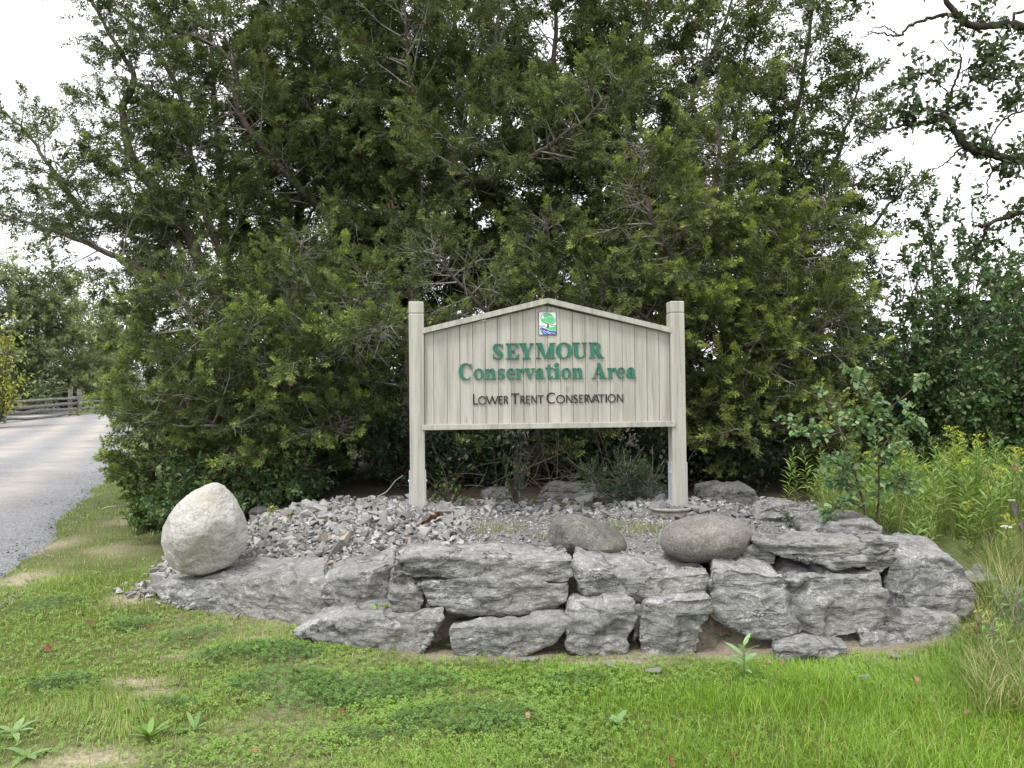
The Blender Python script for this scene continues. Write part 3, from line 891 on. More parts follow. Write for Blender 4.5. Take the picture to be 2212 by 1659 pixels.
def beam(p0, p1, th, y0, y1, mitre=0.0):
    (x0, z0), (x1, z1) = p0, p1
    V = [(x0, y0, z0 - th), (x1, y0, z1 - th), (x1, y1, z1 - th), (x0, y1, z0 - th), (x0, y0, z0), (x1, y0, z1), (x1, y1, z1), (x0, y1, z0)]
    return np.array(V), [(0, 3, 2, 1), (4, 5, 6, 7), (0, 1, 5, 4), (1, 2, 6, 5), (2, 3, 7, 6), (3, 0, 4, 7)]


zpk = sl(1181, 644, 0.05)[1]; zel = (sl(916, 711, 0.05)[1] + sl(1443, 707, 0.05)[1]) / 2
for (p0, p1) in (((xl - 0.02, zel), (xp - 0.0015, zpk)), ((xp + 0.0015, zpk), (xr + 0.02, zel))):
    V, F = beam(p0, p1, 0.052, -0.075, 0.072)
    mk('cap_rail', V, F, M['wood'], sign)
zbr = sl(1180, 914, 0.08)[1]
V, F = box(xl - 0.025, xr + 0.035, -0.088, 0.03, zbr - 0.052, zbr, 0.004)
mk('bottom_rail', V, F, M['wood'], sign)


# ------------------------------------------------------------------ lettering
def strip(L, Rr): return [('s', np.array(L, float), np.array(Rr, float))]


def rect(x0, y0, x1, y1): return strip([(x0, y0), (x0, y1)], [(x1, y0), (x1, y1)])


def quad(a, b, c, d): return strip([a, d], [b, c])


def arc(oc, orx, ory, ic, irx, iry, a0, a1, n=26):
    a = np.radians(np.linspace(a0, a1, n))
    return strip(np.stack([oc[0] + orx * np.cos(a), oc[1] + ory * np.sin(a)], 1), np.stack([ic[0] + irx * np.cos(a), ic[1] + iry * np.sin(a)], 1))


def disc(cx, cy, rx, ry, n=16):
    a = np.linspace(-np.pi / 2, np.pi / 2, n)
    return strip(np.stack([cx - rx * np.cos(a), cy + ry * np.sin(a)], 1), np.stack([cx + rx * np.cos(a), cy + ry * np.sin(a)], 1))


def spline(P, n=40):
    P = np.array(P, float); t = np.linspace(0, len(P) - 1, n); o = []
    for u in t:
        i = min(int(u), len(P) - 2); f = u - i
        p0, p1, p2, p3 = P[max(i - 1, 0)], P[i], P[i + 1], P[min(i + 2, len(P) - 1)]
        o.append(0.5 * ((2 * p1) + (-p0 + p2) * f + (2 * p0 - 5 * p1 + 4 * p2 - p3) * f * f + (-p0 + 3 * p1 - 3 * p2 + p3) * f ** 3))
    return np.array(o)


def brush(P, w, n=40):
    c = spline(np.column_stack([np.array(P, float), w]), n)
    T = np.gradient(c[:, :2], axis=0); T /= np.linalg.norm(T, axis=1)[:, None] + 1e-9
    N = np.stack([-T[:, 1], T[:, 0]], 1)
    return strip(c[:, :2] + N * c[:, 2:3] / 2, c[:, :2] - N * c[:, 2:3] / 2)


sS = brush([(.84, .72), (.72, .91), (.48, .955), (.22, .86), (.17, .70), (.40, .55), (.66, .41), (.80, .25), (.66, .08), (.44, .04), (.20, .11), (.10, .30)], [.05, .06, .08, .20, .27, .29, .29, .26, .16, .08, .06, .05], 60) + rect(.82, .66, .88, .99) + rect(.06, .01, .12, .36)
SER = .05
GL = {
    'S': sS, 's': sS,
    'E': rect(.14, SER, .42, 1 - SER) + rect(0, 0, .56, SER) + rect(0, 1 - SER, .56, 1) + rect(.56, .94, .94, 1) + quad((.70, .94), (.94, .66), (.94, .94), (.80, .94)) + rect(.56, 0, 1, .06) + quad((.72, .06), (.84, .06), (1, .06), (1, .36)) + rect(.42, .48, .64, .545) + quad((.58, .545), (.60, .48), (.68, .33), (.68, .70)),
    'Y': quad((.36, .40), (.64, .40), (.40, .95), (.07, .95)) + quad((.52, .46), (.62, .40), (.90, .95), (.82, .95)) + rect(.36, SER, .64, .42) + rect(0, .95, .48, 1) + rect(.70, .95, 1, 1) + rect(.22, 0, .78, SER),
    'M': rect(.10, SER, .155, .95) + quad((.44, 0), (.52, .0), (.32, 1), (.06, 1)) + quad((.46, .02), (.52, .0), (.82, 1), (.74, 1)) + rect(.70, SER, .91, .99) + rect(.0, 0, .27, SER) + rect(.61, 0, 1, SER) + rect(0, .95, .24, 1) + rect(.78, .95, 1, 1),
    'O': arc((.5, .5), .5, .52, (.5, .5), .235, .46, 0, 360, 48),
    'U': rect(.11, .33, .38, .96) + rect(.80, .33, .87, .96) + arc((.49, .34), .38, .36, (.59, .34), .21, .285, 180, 360) + rect(0, .95, .52, 1) + rect(.66, .95, 1, 1),
    'R': rect(.10, SER, .36, .95) + rect(0, 0, .47, SER) + rect(0, .95, .42, 1) + arc((.42, .735), .40, .265, (.40, .735), .155, .21, -90, 90) + rect(.34, .945, .43, 1) + rect(.34, .47, .43, .525) + quad((.66, 0), (1.0, 0), (.66, .52), (.38, .50)) + rect(.92, 0, 1.06, SER),
    'C': arc((.5, .5), .5, .53, (.60, .5), .31, .47, 42, 318, 40) + rect(.86, .64, .93, 1.0),
    'A': quad((.10, 0.02), (.17, 0.02), (.52, .98), (.45, .98)) + quad((.62, .02), (.94, .02), (.56, 1), (.43, 1)) + rect(.26, .29, .70, .35) + rect(0, 0, .30, SER) + rect(.52, 0, 1.02, SER),
    'o': arc((.5, .5), .5, .52, (.5, .5), .215, .45, 0, 360, 40),
    'n': rect(.10, .05, .38, .93) + rect(0, 0, .48, .065) + quad((0, .90), (.30, .90), (.38, .99), (0, .97)) + rect(.62, .05, .90, .66) + rect(.53, 0, 1, .065) + arc((.62, .64), .28, .37, (.50, .62), .125, .26, 0, 150),
    'e': arc((.5, .5), .5, .52, (.53, .5), .235, .45, 0, 318, 40) + rect(.20, .49, .97, .565),
    'r': rect(.14, .05, .50, .93) + rect(0, 0, .62, .065) + quad((0, .90), (.40, .90), (.50, .99), (0, .97)) + disc(.84, .80, .17, .14) + arc((.78, .62), .32, .38, (.78, .62), .26, .25, 70, 170),
    'v': quad((.44, 0), (.58, .0), (.40, .95), (.07, .95)) + quad((.46, .04), (.56, 0), (.90, .95), (.81, .95)) + rect(0, .935, .48, 1) + rect(.64, .935, 1, 1),
    'a': rect(.50, .10, .82, .70) + arc((.46, .68), .36, .34, (.42, .68), .10, .27, 0, 180) + disc(.23, .70, .15, .13) + arc((.38, .28), .37, .28, (.42, .28), .10, .18, 60, 320) + brush([(.66, .18), (.76, .05), (.88, .04), (1.0, .13)], [.28, .12, .08, .05], 16) + quad((.45, .5), (.55, .42), (.55, .58), (.45, .58)),
    't': rect(.28, .16, .62, .74) + rect(0, .66, .98, .735) + quad((.03, .70), (.62, .70), (.62, 1), (.52, .95)) + brush([(.45, .2), (.50, .08), (.68, .05), (.98, .17)], [.34, .24, .12, .05], 20),
    'i': rect(.22, .045, .80, .63) + rect(0, 0, 1, .045) + quad((0, .60), (.4, .60), (.80, .66), (0, .645)) + disc(.48, .87, .33, .125),
}
wN = .115
SANS = {
    'L': rect(.05, 0, .22, 1) + rect(.22, 0, .95, .085),
    'O': arc((.5, .5), .5, .52, (.5, .5), .40, .43, 0, 360, 44),
    'W': quad((.24, 0), (.32, 0), (.11, 1), (0, 1)) + quad((.25, 0), (.32, 0), (.54, 1), (.47, 1)) + quad((.68, 0), (.77, 0), (.55, 1), (.45, 1)) + quad((.69, 0), (.77, 0), (1, 1), (.93, 1)),
    'E': rect(.05, 0, .25, 1) + rect(.25, 0, .95, .085) + rect(.25, .915, .92, 1) + rect(.25, .47, .82, .55),
    'R': rect(.05, 0, .22, 1) + arc((.42, .745), .40, .255, (.42, .745), .26, .175, -90, 90) + rect(.22, .92, .43, 1) + rect(.22, .49, .43, .57) + quad((.76, 0), (.98, 0), (.54, .52), (.36, .50)),
    'T': rect(.42, 0, .58, .92) + rect(0, .915, 1, 1),
    'N': rect(.04, 0, .16, 1) + quad((.84, 0), (.96, 0), (.18, 1), (.04, 1)) + rect(.85, 0, .96, 1),
    'C': arc((.52, .5), .52, .53, (.56, .5), .43, .44, 48, 312, 36),
    'S': brush([(.82, .86), (.62, .955), (.32, .93), (.14, .74), (.34, .56), (.66, .44), (.86, .25), (.66, .06), (.36, .04), (.08, .14)], [.09, .11, .13, .17, .19, .19, .17, .13, .11, .09], 44),
    'V': quad((.44, 0), (.56, 0), (.16, 1), (0, 1)) + quad((.46, 0), (.56, 0), (1, 1), (.90, 1)),
    'A': quad((0, 0), (.10, 0), (.54, 1), (.46, 1)) + quad((.84, 0), (1, 0), (.58, 1), (.44, 1)) + rect(.24, .28, .74, .36),
    'I': rect(.2, 0, .85, 1),
}


def letter(gl, x0, x1, z0, z1, mat, depth=0.016, base=-0.0205):
    parts = []
    for k, (_s, L, Rr) in enumerate(gl):
        f = base - depth - 0.0004 * k; n = len(L)
        m = lambda P, y: np.column_stack([x0 + P[:, 0] * (x1 - x0), np.full(n, y), z0 + P[:, 1] * (z1 - z0)])
        V = np.concatenate([m(L, f), m(Rr, f), m(L, base), m(Rr, base)])
        F = []
        for i in range(n - 1):
            F += [(i, n + i, n + i + 1, i + 1), (i + 1, 2 * n + i + 1, 2 * n + i, i), (n + i, 3 * n + i, 3 * n + i + 1, n + i + 1)]
        F += [(0, 2 * n, 3 * n, n), (n - 1, 2 * n - 1, 4 * n - 1, 3 * n - 1)]
        parts.append((V, F))
    V, F = join(parts)
    c = np.array([(x0 + x1) / 2, 0, (z0 + z1) / 2])
    o = mk('letter', V - c, F, mat, sign); o.location = c
    return o


def line(chars, spans, zlo, zhi, table, mat, offs=0.03, depth=0.016):
    for ch_, (a, b) in zip(chars, spans):
        m = (a + b) / 2
        f = np.interp(m, [zlo[0], zlo[2]], [zlo[1], zlo[3]])
        lo, hi = f, f - (zhi if not isinstance(zhi, dict) else zhi[ch_])
        x0, z0 = zs(a, lo, offs); x1, z1 = zs(b, hi, offs)
        letter(table[ch_], x0, x1, z0, z1, mat, depth)


line('SEYMOUR', [(750, 830), (843, 932), (936, 1036), (1050, 1186), (1190, 1300), (1303, 1402), (1418, 1514)], (750, 547, 1512, 538), 108, GL, M['letter_green'])
XH = {c: 74 for c in 'onservatia'}; XH.update({'C': 110, 'A': 108, 't': 106, 'i': 110})
line('Conservation', [(517, 611), (621, 691), (699, 776), (787, 839), (847, 907), (910, 971), (973, 1044), (1046, 1112), (1118, 1168), (1172, 1220), (1228, 1293), (1303, 1376)], (517, 688, 1740, 678), XH, GL, M['letter_green'])
line('Area', [(1438, 1537), (1546, 1606), (1610, 1669), (1677, 1742)], (517, 688, 1740, 678), XH, GL, M['letter_green'])
bl = (615, 860, 1655, 843)
line('LTC', [(615, 655), (878, 936), (1124, 1192)], bl, 72, SANS, M['letter_black'], depth=0.010)
line('OWER', [(652, 708), (706, 790), (792, 824), (828, 861)], bl, 56, SANS, M['letter_black'], depth=0.010)
line('RENT', [(942, 978), (982, 1012), (1018, 1058), (1062, 1106)], bl, 56, SANS, M['letter_black'], depth=0.010)
line('ONSERVATION', [(1192, 1250), (1258, 1304), (1310, 1342), (1350, 1378), (1386, 1418), (1410, 1458), (1444, 1490), (1484, 1524), (1530, 1543), (1548, 1602), (1610, 1655)], bl, 56, SANS, M['letter_black'], depth=0.010)

# emblem: a small printed plate (tree, bank and river), built as flat raised pieces
e0, e1 = zs(1071, 380, 0.03), zs(1191, 220, 0.03)
EW, EH = e1[0] - e0[0], e1[1] - e0[1]
V, F = box(0, EW, -0.030, -0.0205, 0, EH)
emb = mk('emblem', V, F, M['emblem_black'], sign); emb.location = (e0[0], 0, e0[1])
emb['label'] = 'small emblem plate with a green tree above a blue river'


def plate(name, pts, mat, lev):
    """Flat raised piece of the emblem; points in a 120 x 160 grid, y down."""
    P = np.array(pts, float); P = np.column_stack([P[:, 0] / 120 * EW, (1 - P[:, 1] / 160) * EH])
    n = len(P); f = -0.030 - 0.0006 * lev
    if np.sum(P[:, 0] * np.roll(P[:, 1], -1) - np.roll(P[:, 0], -1) * P[:, 1]) < 0: P = P[::-1]
    V = np.concatenate([np.column_stack([P[:, 0], np.full(n, f), P[:, 1]]), np.column_stack([P[:, 0], np.full(n, -0.0298), P[:, 1]])])
    F = [tuple(range(n))] + [((i + 1) % n, i, n + i, n + (i + 1) % n) for i in range(n)]
    return mk(name, V, F, mat, emb)


def blob(cx, cy, rx, ry, k, amp, n=60, ph=0.0):
    a = np.linspace(0, 2 * np.pi, n, endpoint=False); r = 1 + amp * np.abs(np.sin(k * a / 2 + ph))
    return np.column_stack([cx + rx * r * np.cos(a), cy + ry * r * np.sin(a)])


def band(P, w): 
    (_s, L, Rr), = brush(P, w if hasattr(w, '__len__') else [w] * len(P), 24)
    return np.concatenate([L, Rr[::-1]])


plate('white_ground', [(3, 3), (117, 3), (117, 157), (3, 157)], M['emblem_white'], 1)
plate('tree_outline', blob(55, 44, 40, 36, 13, 0.09), M['emblem_black'], 2)
plate('tree_light', blob(55, 44, 37, 33, 13, 0.08), M['emblem_white'], 3)
plate('leaf_mass', blob(58, 26, 26, 16, 9, 0.10), M['emblem_green'], 4)
plate('leaf_mass', blob(30, 60, 13, 15, 7, 0.10), M['emblem_green'], 4)
plate('tree_outline', blob(75, 57, 36, 29, 11, 0.09, ph=.4), M['emblem_black'], 5)
plate('tree_light', blob(75, 57, 33, 26, 11, 0.08, ph=.4), M['emblem_white'], 6)
plate('leaf_mass', blob(75, 57, 30, 23, 11, 0.08, ph=.4), M['emblem_green'], 7)
plate('tree_trunk', [(57, 84), (66, 84), (66, 98), (70, 107), (53, 107), (58, 98)], M['emblem_black'], 8)
plate('hill_line', band([(3, 100), (16, 97), (24, 103), (34, 98), (46, 100)], 4), M['emblem_black'], 2)
plate('hill_line', band([(82, 98), (94, 94), (104, 97), (117, 95)], 4), M['emblem_black'], 2)
plate('river_bank', [(48, 104), (80, 106), (117, 100), (117, 132), (96, 130), (70, 122), (44, 112)], M['emblem_green'], 3)
plate('river_bank', [(3, 110), (12, 112), (10, 126), (18, 157), (3, 157)], M['emblem_pale'], 2)
plate('river', [(16, 112), (32, 116), (52, 124), (78, 134), (117, 140), (117, 156), (34, 156), (22, 140)], M['emblem_blue'], 3)
plate('river_wave', band([(20, 128), (30, 140), (46, 152)], 3), M['emblem_white'], 4)
plate('river_wave', band([(30, 126), (46, 138), (66, 148), (80, 152)], 3), M['emblem_white'], 4)
plate('river_wave', band([(52, 132), (74, 142), (98, 148), (112, 149)], 3), M['emblem_white'], 4)
plate('shore_line', band([(12, 108), (30, 114), (50, 122), (76, 132), (117, 138)], 3.6), M['emblem_black'], 5)
plate('shore_line', band([(12, 112), (14, 128), (22, 144), (30, 157)], 4), M['emblem_black'], 5)

# ------------------------------------------------------------------ rubble, gravel, small things in the bed
def shard(seed, flat=0.55, n=9):
    """Angular broken stone: hull of random points."""
    import bmesh
    r = np.random.default_rng(seed)
    P = r.normal(size=(n, 3)); P /= np.linalg.norm(P, axis=1)[:, None]
    P *= (0.75 + 0.35 * r.random((n, 1))) * np.array([1.0, 0.72, flat]) * 0.5
    bm = bmesh.new()
    for p in P: bm.verts.new(p)
    h = bmesh.ops.convex_hull(bm, input=bm.verts[:])
    bmesh.ops.delete(bm, geom=[g for g in h['geom_interior'] if isinstance(g, bmesh.types.BMVert)], context='VERTS')
    bmesh.ops.dissolve_limit(bm, angle_limit=R(9), verts=bm.verts[:], edges=bm.edges[:])
    bmesh.ops.bevel(bm, geom=bm.edges[:], offset=0.02, segments=1, affect='EDGES')
    bmesh.ops.triangulate(bm, faces=bm.faces[:])
    bm.verts.index_update()
    V = np.array([v.co[:] for v in bm.verts]); F = np.array([[v.index for v in f.verts] for f in bm.faces]); bm.free()
    return V, F


def hull_tris(seed, n=8, flat=0.6):
    import bmesh
    r = np.random.default_rng(seed)
    P = r.normal(size=(n, 3)); P /= np.linalg.norm(P, axis=1)[:, None]
    P *= (0.8 + 0.3 * r.random((n, 1))) * np.array([1.0, 0.75, flat]) * 0.5
    bm = bmesh.new()
    for p in P: bm.verts.new(p)
    bmesh.ops.convex_hull(bm, input=bm.verts[:]); bm.verts.index_update()
    V = np.array([v.co[:] for v in bm.verts]); F = np.array([[v.index for v in f.verts] for f in bm.faces]); bm.free()
    return V, F


t = NT('gravel_stones')
a_ = t.new('Attribute', attribute_name='tint')
cc = t.mix(1.0, a_.outputs['Color'], t.ramp(t.noise(t.coords(), 60, 4, 0.7), [(0.3, 0.72), (0.7, 1.2)]), 'MULTIPLY')
M['gravel'] = t.surface(cc, 0.93, t.bump(t.noise(t.coords(), 120, 4), 0.4, 0.004), 0.15)
SHARDS = []
for k in range(14):
    V, F = shard(100 + k, 0.5 + 0.25 * (k % 3) / 2)
    me_o = mk('rubble_stone', V, F, M['rubble'])
    SHARDS.append(me_o.data); bpy.data.objects.remove(me_o)
EMB = [V for V in ROCKS.values()]


def inside_rock(p, pad=0.0):
    for V in EMB:
        lo, hi = V.min(axis=0) - pad, V.max(axis=0) + pad
        if lo[0] < p[0] < hi[0] and lo[1] < p[1] < hi[1] and p[2] < hi[2] - 0.02: return True
    return False


LAB_R = 'broken grey limestone lump in the rubble heap between the pale boulder and the sign posts'
rr = np.random.default_rng(77)
cnt = 0; tries = 0; PLACED = []
while cnt < 260 and tries < 9000:
    tries += 1
    u = rr.random()
    if u < 0.62: px, py = rr.uniform(545, 960), rr.uniform(1100, 1232)
    elif u < 0.72: px, py = rr.uniform(700, 960), rr.uniform(1092, 1150)
    elif u < 0.84: px, py = rr.uniform(1150, 1460), rr.uniform(1085, 1125)
    elif u < 0.93: px, py = rr.uniform(1400, 1640), rr.uniform(1075, 1130)
    else: px, py = rr.uniform(1600, 1760), rr.uniform(1120, 1180)
    g = ground(px, py)
    if g[1] > 9 or inside_rock(g): continue
    s = rr.choice([0.08, 0.11, 0.15, 0.21], p=[0.32, 0.34, 0.22, 0.12]) * rr.uniform(0.85, 1.25)
    if any((g[0] - q[0]) ** 2 + (g[1] - q[1]) ** 2 < (0.31 * (s + q[2])) ** 2 for q in PLACED): continue
    PLACED.append((g[0], g[1], s))
    o = bpy.data.objects.new('rubble_stone', SHARDS[rr.integers(len(SHARDS))]); COL.objects.link(o)
    o.location = (g[0], g[1], g[2] + s * rr.uniform(0.05, 0.22)); o.scale = (s, s, s)
    o.rotation_euler = (rr.normal() * 0.45, rr.normal() * 0.45, rr.uniform(0, 6.28))
    tag(o, LAB_R, 'stone', 'rubble stones heaped around the sign')
    cnt += 1
for (px, py, s, lab) in ((880, 1122, 0.20, 'upright broken grey stone leaning at the foot of the left sign post'), (960, 1118, 0.22, 'thin tilted stone flake just right of the left sign post foot'),
                         (1490, 1104, 0.26, 'broad wedge of grey stone against the right sign post foot'), (1440, 1110, 0.15, 'flat stone resting on the curved rim at the right post foot'),
                         (838, 1146, 0.24, 'largest grey lump on the rubble heap left of the left sign post'), (664, 1222, 0.28, 'wide flat stone behind the tapering wall stone'), (1466, 1118, 0.15, 'grey stone lying inside the curved rim at the right post foot'), (1530, 1112, 0.2, 'grey lump between right sign post foot and the round boulder'), (1200, 1102, 0.16, 'pointed grey stone in the row below the middle of the sign')):
    g = ground(px, py + 6)
    o = bpy.data.objects.new('rubble_stone', SHARDS[rr.integers(len(SHARDS))]); COL.objects.link(o)
    o.location = (g[0], g[1], g[2] + s * 0.2); o.scale = (s, s, s * 0.9); o.rotation_euler = (rr.normal() * 0.4, rr.normal() * 0.4, rr.uniform(0, 6.28))
    tag(o, lab, 'stone', 'rubble stones heaped around the sign')

# finer gravel nobody could count
TV = [hull_tris(300 + k, 7, 0.62) for k in range(6)]
K = 21000
x = np.where(rr.random(K) < 0.45, rr.uniform(-3.4, -0.2, K), rr.uniform(-3.6, 3.4, K)); y = rr.uniform(4.9, 8.7, K)
w = planter(x, y) * np.where(rr.random(K) < 0.92, 1, 0)
edge_p = sstep(-3.9, -3.2, x) * sstep(7.4, 6.9, y) * sstep(-2.0, -2.6, x) * 0.30 * (y > wall_y(x) - 0.1)
sel = rr.random(K) < np.maximum(w, edge_p)
x, y = x[sel], y[sel]; z = H(x, y)
big = (x < -0.4) | (y > 7.6)
s = np.where(big, rr.gamma(2.2, 0.020, len(x)) + 0.02, rr.gamma(3.0, 0.007, len(x)) + 0.014)
pale = rr.random(len(x))
g_ = np.array([0.285, 0.283, 0.278])[None] * (0.65 + 0.75 * pale[:, None])
g_ = np.where((rr.random(len(x)) < 0.10)[:, None], np.array([0.28, 0.25, 0.21])[None] * (0.7 + 0.5 * pale[:, None]), g_)
pts = []
vi = rr.integers(0, len(TV), len(x))
for k, (tv, tf) in enumerate(TV):
    m = vi == k
    d = rr.normal(size=(m.sum(), 3)); d[:, 2] *= 0.35
    P = np.stack([x[m], y[m], z[m] + s[m] * 0.18], axis=1)
    pts.append(scatter(tv, tf, P, frames(d, rr.uniform(-0.5, 0.5, m.sum())), s[m], g_[m]))
V, F, C = merge(pts)
tag(mk('gravel', V, F, M['gravel'], col=C), kind='stuff')

# loose stones on the near part of the road
K = 6500
y = 5.5 + 14 * rr.random(K) ** 1.7
a = road_in(y); x = a + 0.25 - (rr.random(K) ** 1.4) * np.minimum(6.0, 1.0 + (y - 5) * 0.9)
sel = (in_road(x, y) > 0.5) | ((rr.random(K) < 0.35) & (x < a + 0.45)); x, y = x[sel], y[sel]
z = H0(x, y) + 0.012; s = rr.gamma(3.0, 0.006, len(x)) + 0.012
g_ = np.array([0.22, 0.225, 0.245])[None] * (0.6 + 0.8 * rr.random(len(x))[:, None])
tv, tf = TV[0]
d = rr.normal(size=(len(x), 3)); d[:, 2] *= 0.3
V, F, C = scatter(tv, tf, np.stack([x, y, z], axis=1), frames(d, rr.uniform(-.5, .5, len(x))), s, g_)
tag(mk('road_stones', V, F, M['gravel'], col=C), kind='stuff')

# rusty sheet beside the left post, curved rim at the right post, pale sticks
g = ground(930, 1146)
n = 9; a = np.linspace(-0.9, 0.9, n)
V = np.array([(0.105 * k, 0.05 * math.cos(b) + 0.02 * math.sin(9 * k), 0.05 + 0.045 * math.sin(b * 2) * 0.4 + e + 0.03 * k) for e in (0.0, 0.045) for k, b in zip(np.linspace(-1, 1, n), a)])
V = np.concatenate([V, V + np.array([0, 0.012, 0.0])])
F = [(i, i + 1, n + i + 1, n + i) for i in range(n - 1)] + [(2 * n + i + 1, 2 * n + i, 3 * n + i, 3 * n + i + 1) for i in range(n - 1)] + [(n + i, n + i + 1, 3 * n + i + 1, 3 * n + i) for i in range(n - 1)] + [(i + 1, i, 2 * n + i, 2 * n + i + 1) for i in range(n - 1)] + [(0, n, 3 * n, 2 * n), (n - 1, 3 * n - 1, 4 * n - 1, 2 * n - 1)]
o = mk('rusty_plate', V, F, M['rust']); o.location = (g[0], g[1], g[2] - 0.012); o.rotation_euler = (0.35, -0.12, 0.15)
tag(o, 'bent rusty metal plate lying in the rubble below the left sign post', 'scrap metal')
t = NT('weathered_wood'); M['dead_wood'] = t.surface(t.ramp(t.noise(t.coords(scale=(1, 1, 1)), 18, 4), [(0.3, (0.19, 0.17, 0.15)), (0.7, (0.36, 0.33, 0.29))]), 0.9, None, 0.15)
c = np.array(at(1448, 1128, 7.35)); c[2] = float(H(np.array([c[0]]), np.array([c[1]]))[0])
a = np.linspace(R(170), R(400), 30)
rimV, rimF = tube(np.stack([c[0] + 0.19 * np.cos(a), c[1] + 0.16 * np.sin(a), np.full(30, c[2] + 0.06)], axis=1), 0.016, 6)
a = np.linspace(R(180), R(360), 20)
lo = np.stack([c[0] + 0.175 * np.cos(a), c[1] + 0.145 * np.sin(a), np.full(20, c[2] - 0.03)], axis=1); hi = lo + np.array([0, 0, 0.085])
colV = np.concatenate([lo, hi, lo + np.array([0, 0.03, 0]), hi + np.array([0, 0.03, 0])])
colF = [(i, i + 1, 20 + i + 1, 20 + i) for i in range(19)] + [(20 + i, 20 + i + 1, 60 + i + 1, 60 + i) for i in range(19)] + [(41 + i, 40 + i, 60 + i, 61 + i) for i in range(19)]
ring_ = thing('concrete_footing', 'round concrete footing with a curved rim at the foot of the right sign post', 'footing', (c[0], c[1], c[2]))
V, F = rimV - c, rimF
mk('rim', V, F, M['dead_wood'], ring_, smooth=True)
t = NT('concrete'); M['concrete'] = t.surface(t.ramp(t.noise(t.coords(), 14, 5), [(0.3, (0.25, 0.23, 0.20)), (0.7, (0.38, 0.36, 0.32))]), 0.9, None, 0.15)
mk('collar', colV - c, colF, M['concrete'], ring_, smooth=True)
# ------------------------------------------------------------------ trees
t = NT('bark')
v_ = t.coords(scale=(1, 1, 0.25))
M['bark'] = t.surface(t.ramp(t.noise(v_, 22, 6, 0.7, 0.5), [(0.3, (0.055, 0.045, 0.037)), (0.55, (0.12, 0.10, 0.085)), (0.75, (0.21, 0.185, 0.16))]), 0.95, t.bump(t.noise(v_, 40, 5, 0.7), 0.8, 0.02), 0.1)
t = NT('twig_bark')
M['oak_bark'] = NT('oak_bark').surface((0.05, 0.042, 0.035), 0.95, None, 0.1)
M['twig'] = t.surface(t.ramp(t.noise(t.coords(), 9, 4), [(0.3, (0.17, 0.15, 0.13)), (0.7, (0.38, 0.355, 0.325))]), 0.9, None, 0.15)
M['cedar_leaf'] = leaf_mat('cedar_foliage', 0.22, 0.6, 0.25)
M['leaf'] = leaf_mat('broad_leaves', 0.26, 0.45, 0.4)

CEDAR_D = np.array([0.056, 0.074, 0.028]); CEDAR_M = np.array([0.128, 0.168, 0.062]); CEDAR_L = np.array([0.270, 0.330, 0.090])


def sprig(seed, k=2, flat=0.5):
    """Feathery end of a cedar shoot, one unit long: slender pointed side shoots around a thin axis."""
    r = np.random.default_rng(seed); V, F, T = [], [], []
    for i in range(k):
        u = 0.04 + 0.40 * i / (k - 1)
        for s in (-1, 1):
            a = R(30 + 18 * r.random()); ln = (0.60 - 0.30 * u) * (0.8 + 0.45 * r.random()); w = 0.080 + 0.03 * r.random()
            roll = r.normal() * flat + (0 if s > 0 else np.pi)
            side = np.array([math.cos(roll), 0, math.sin(roll)])
            d = np.array([0, math.cos(a), 0]) + side * math.sin(a)
            b = np.array([0, u + 0.1 * r.random(), 0]); nrm = np.cross(d, np.array([-side[2], 0, side[0]])); nrm /= np.linalg.norm(nrm)
            o = len(V)
            V += [b - nrm * w * 0.7, b + nrm * w + d * ln * 0.35, b + d * ln]; F.append((o, o + 1, o + 2)); T += [0.86, 1.0, 1.14]
    o = len(V); V += [(-0.08, 0.40, 0), (0.08, 0.48, 0), (0, 1.0, 0.0)]; F.append((o, o + 1, o + 2)); T += [0.95, 1.0, 1.25]
    return np.array(V, float), np.array(F), np.array(T)


SPRIGS = [sprig(k, 2, 0.5 + 0.15 * k) for k in range(6)]


def curve(p0, d0, length, n, bend, wob, r):
    """Wandering polyline from p0 along d0; bend is added to the direction over the length."""
    P = [np.array(p0, float)]; d = np.array(d0, float); d /= np.linalg.norm(d)
    for i in range(n):
        d = d + np.array(bend) / n + r.normal(size=3) * wob / math.sqrt(n)
        d /= np.linalg.norm(d); P.append(P[-1] + d * length / n)
    return np.array(P)


def along(P, u):
    s = np.concatenate([[0], np.cumsum(np.linalg.norm(np.diff(P, axis=0), axis=1))]); s /= s[-1]
    q = np.stack([np.interp(u, s, P[:, k]) for k in range(3)], axis=-1)
    e = np.stack([np.interp(min(u + 0.03, 1), s, P[:, k]) - np.interp(max(u - 0.03, 0), s, P[:, k]) for k in range(3)], axis=-1)
    return q, e / (np.linalg.norm(e) + 1e-9)


def resample(P, n, wob, r):
    P = np.array(P, float)
    Q = spline(P, n)
    w = r.normal(size=Q.shape) * wob; w[0] = 0; w[-1] = 0
    return Q + w


DENS = 2.0


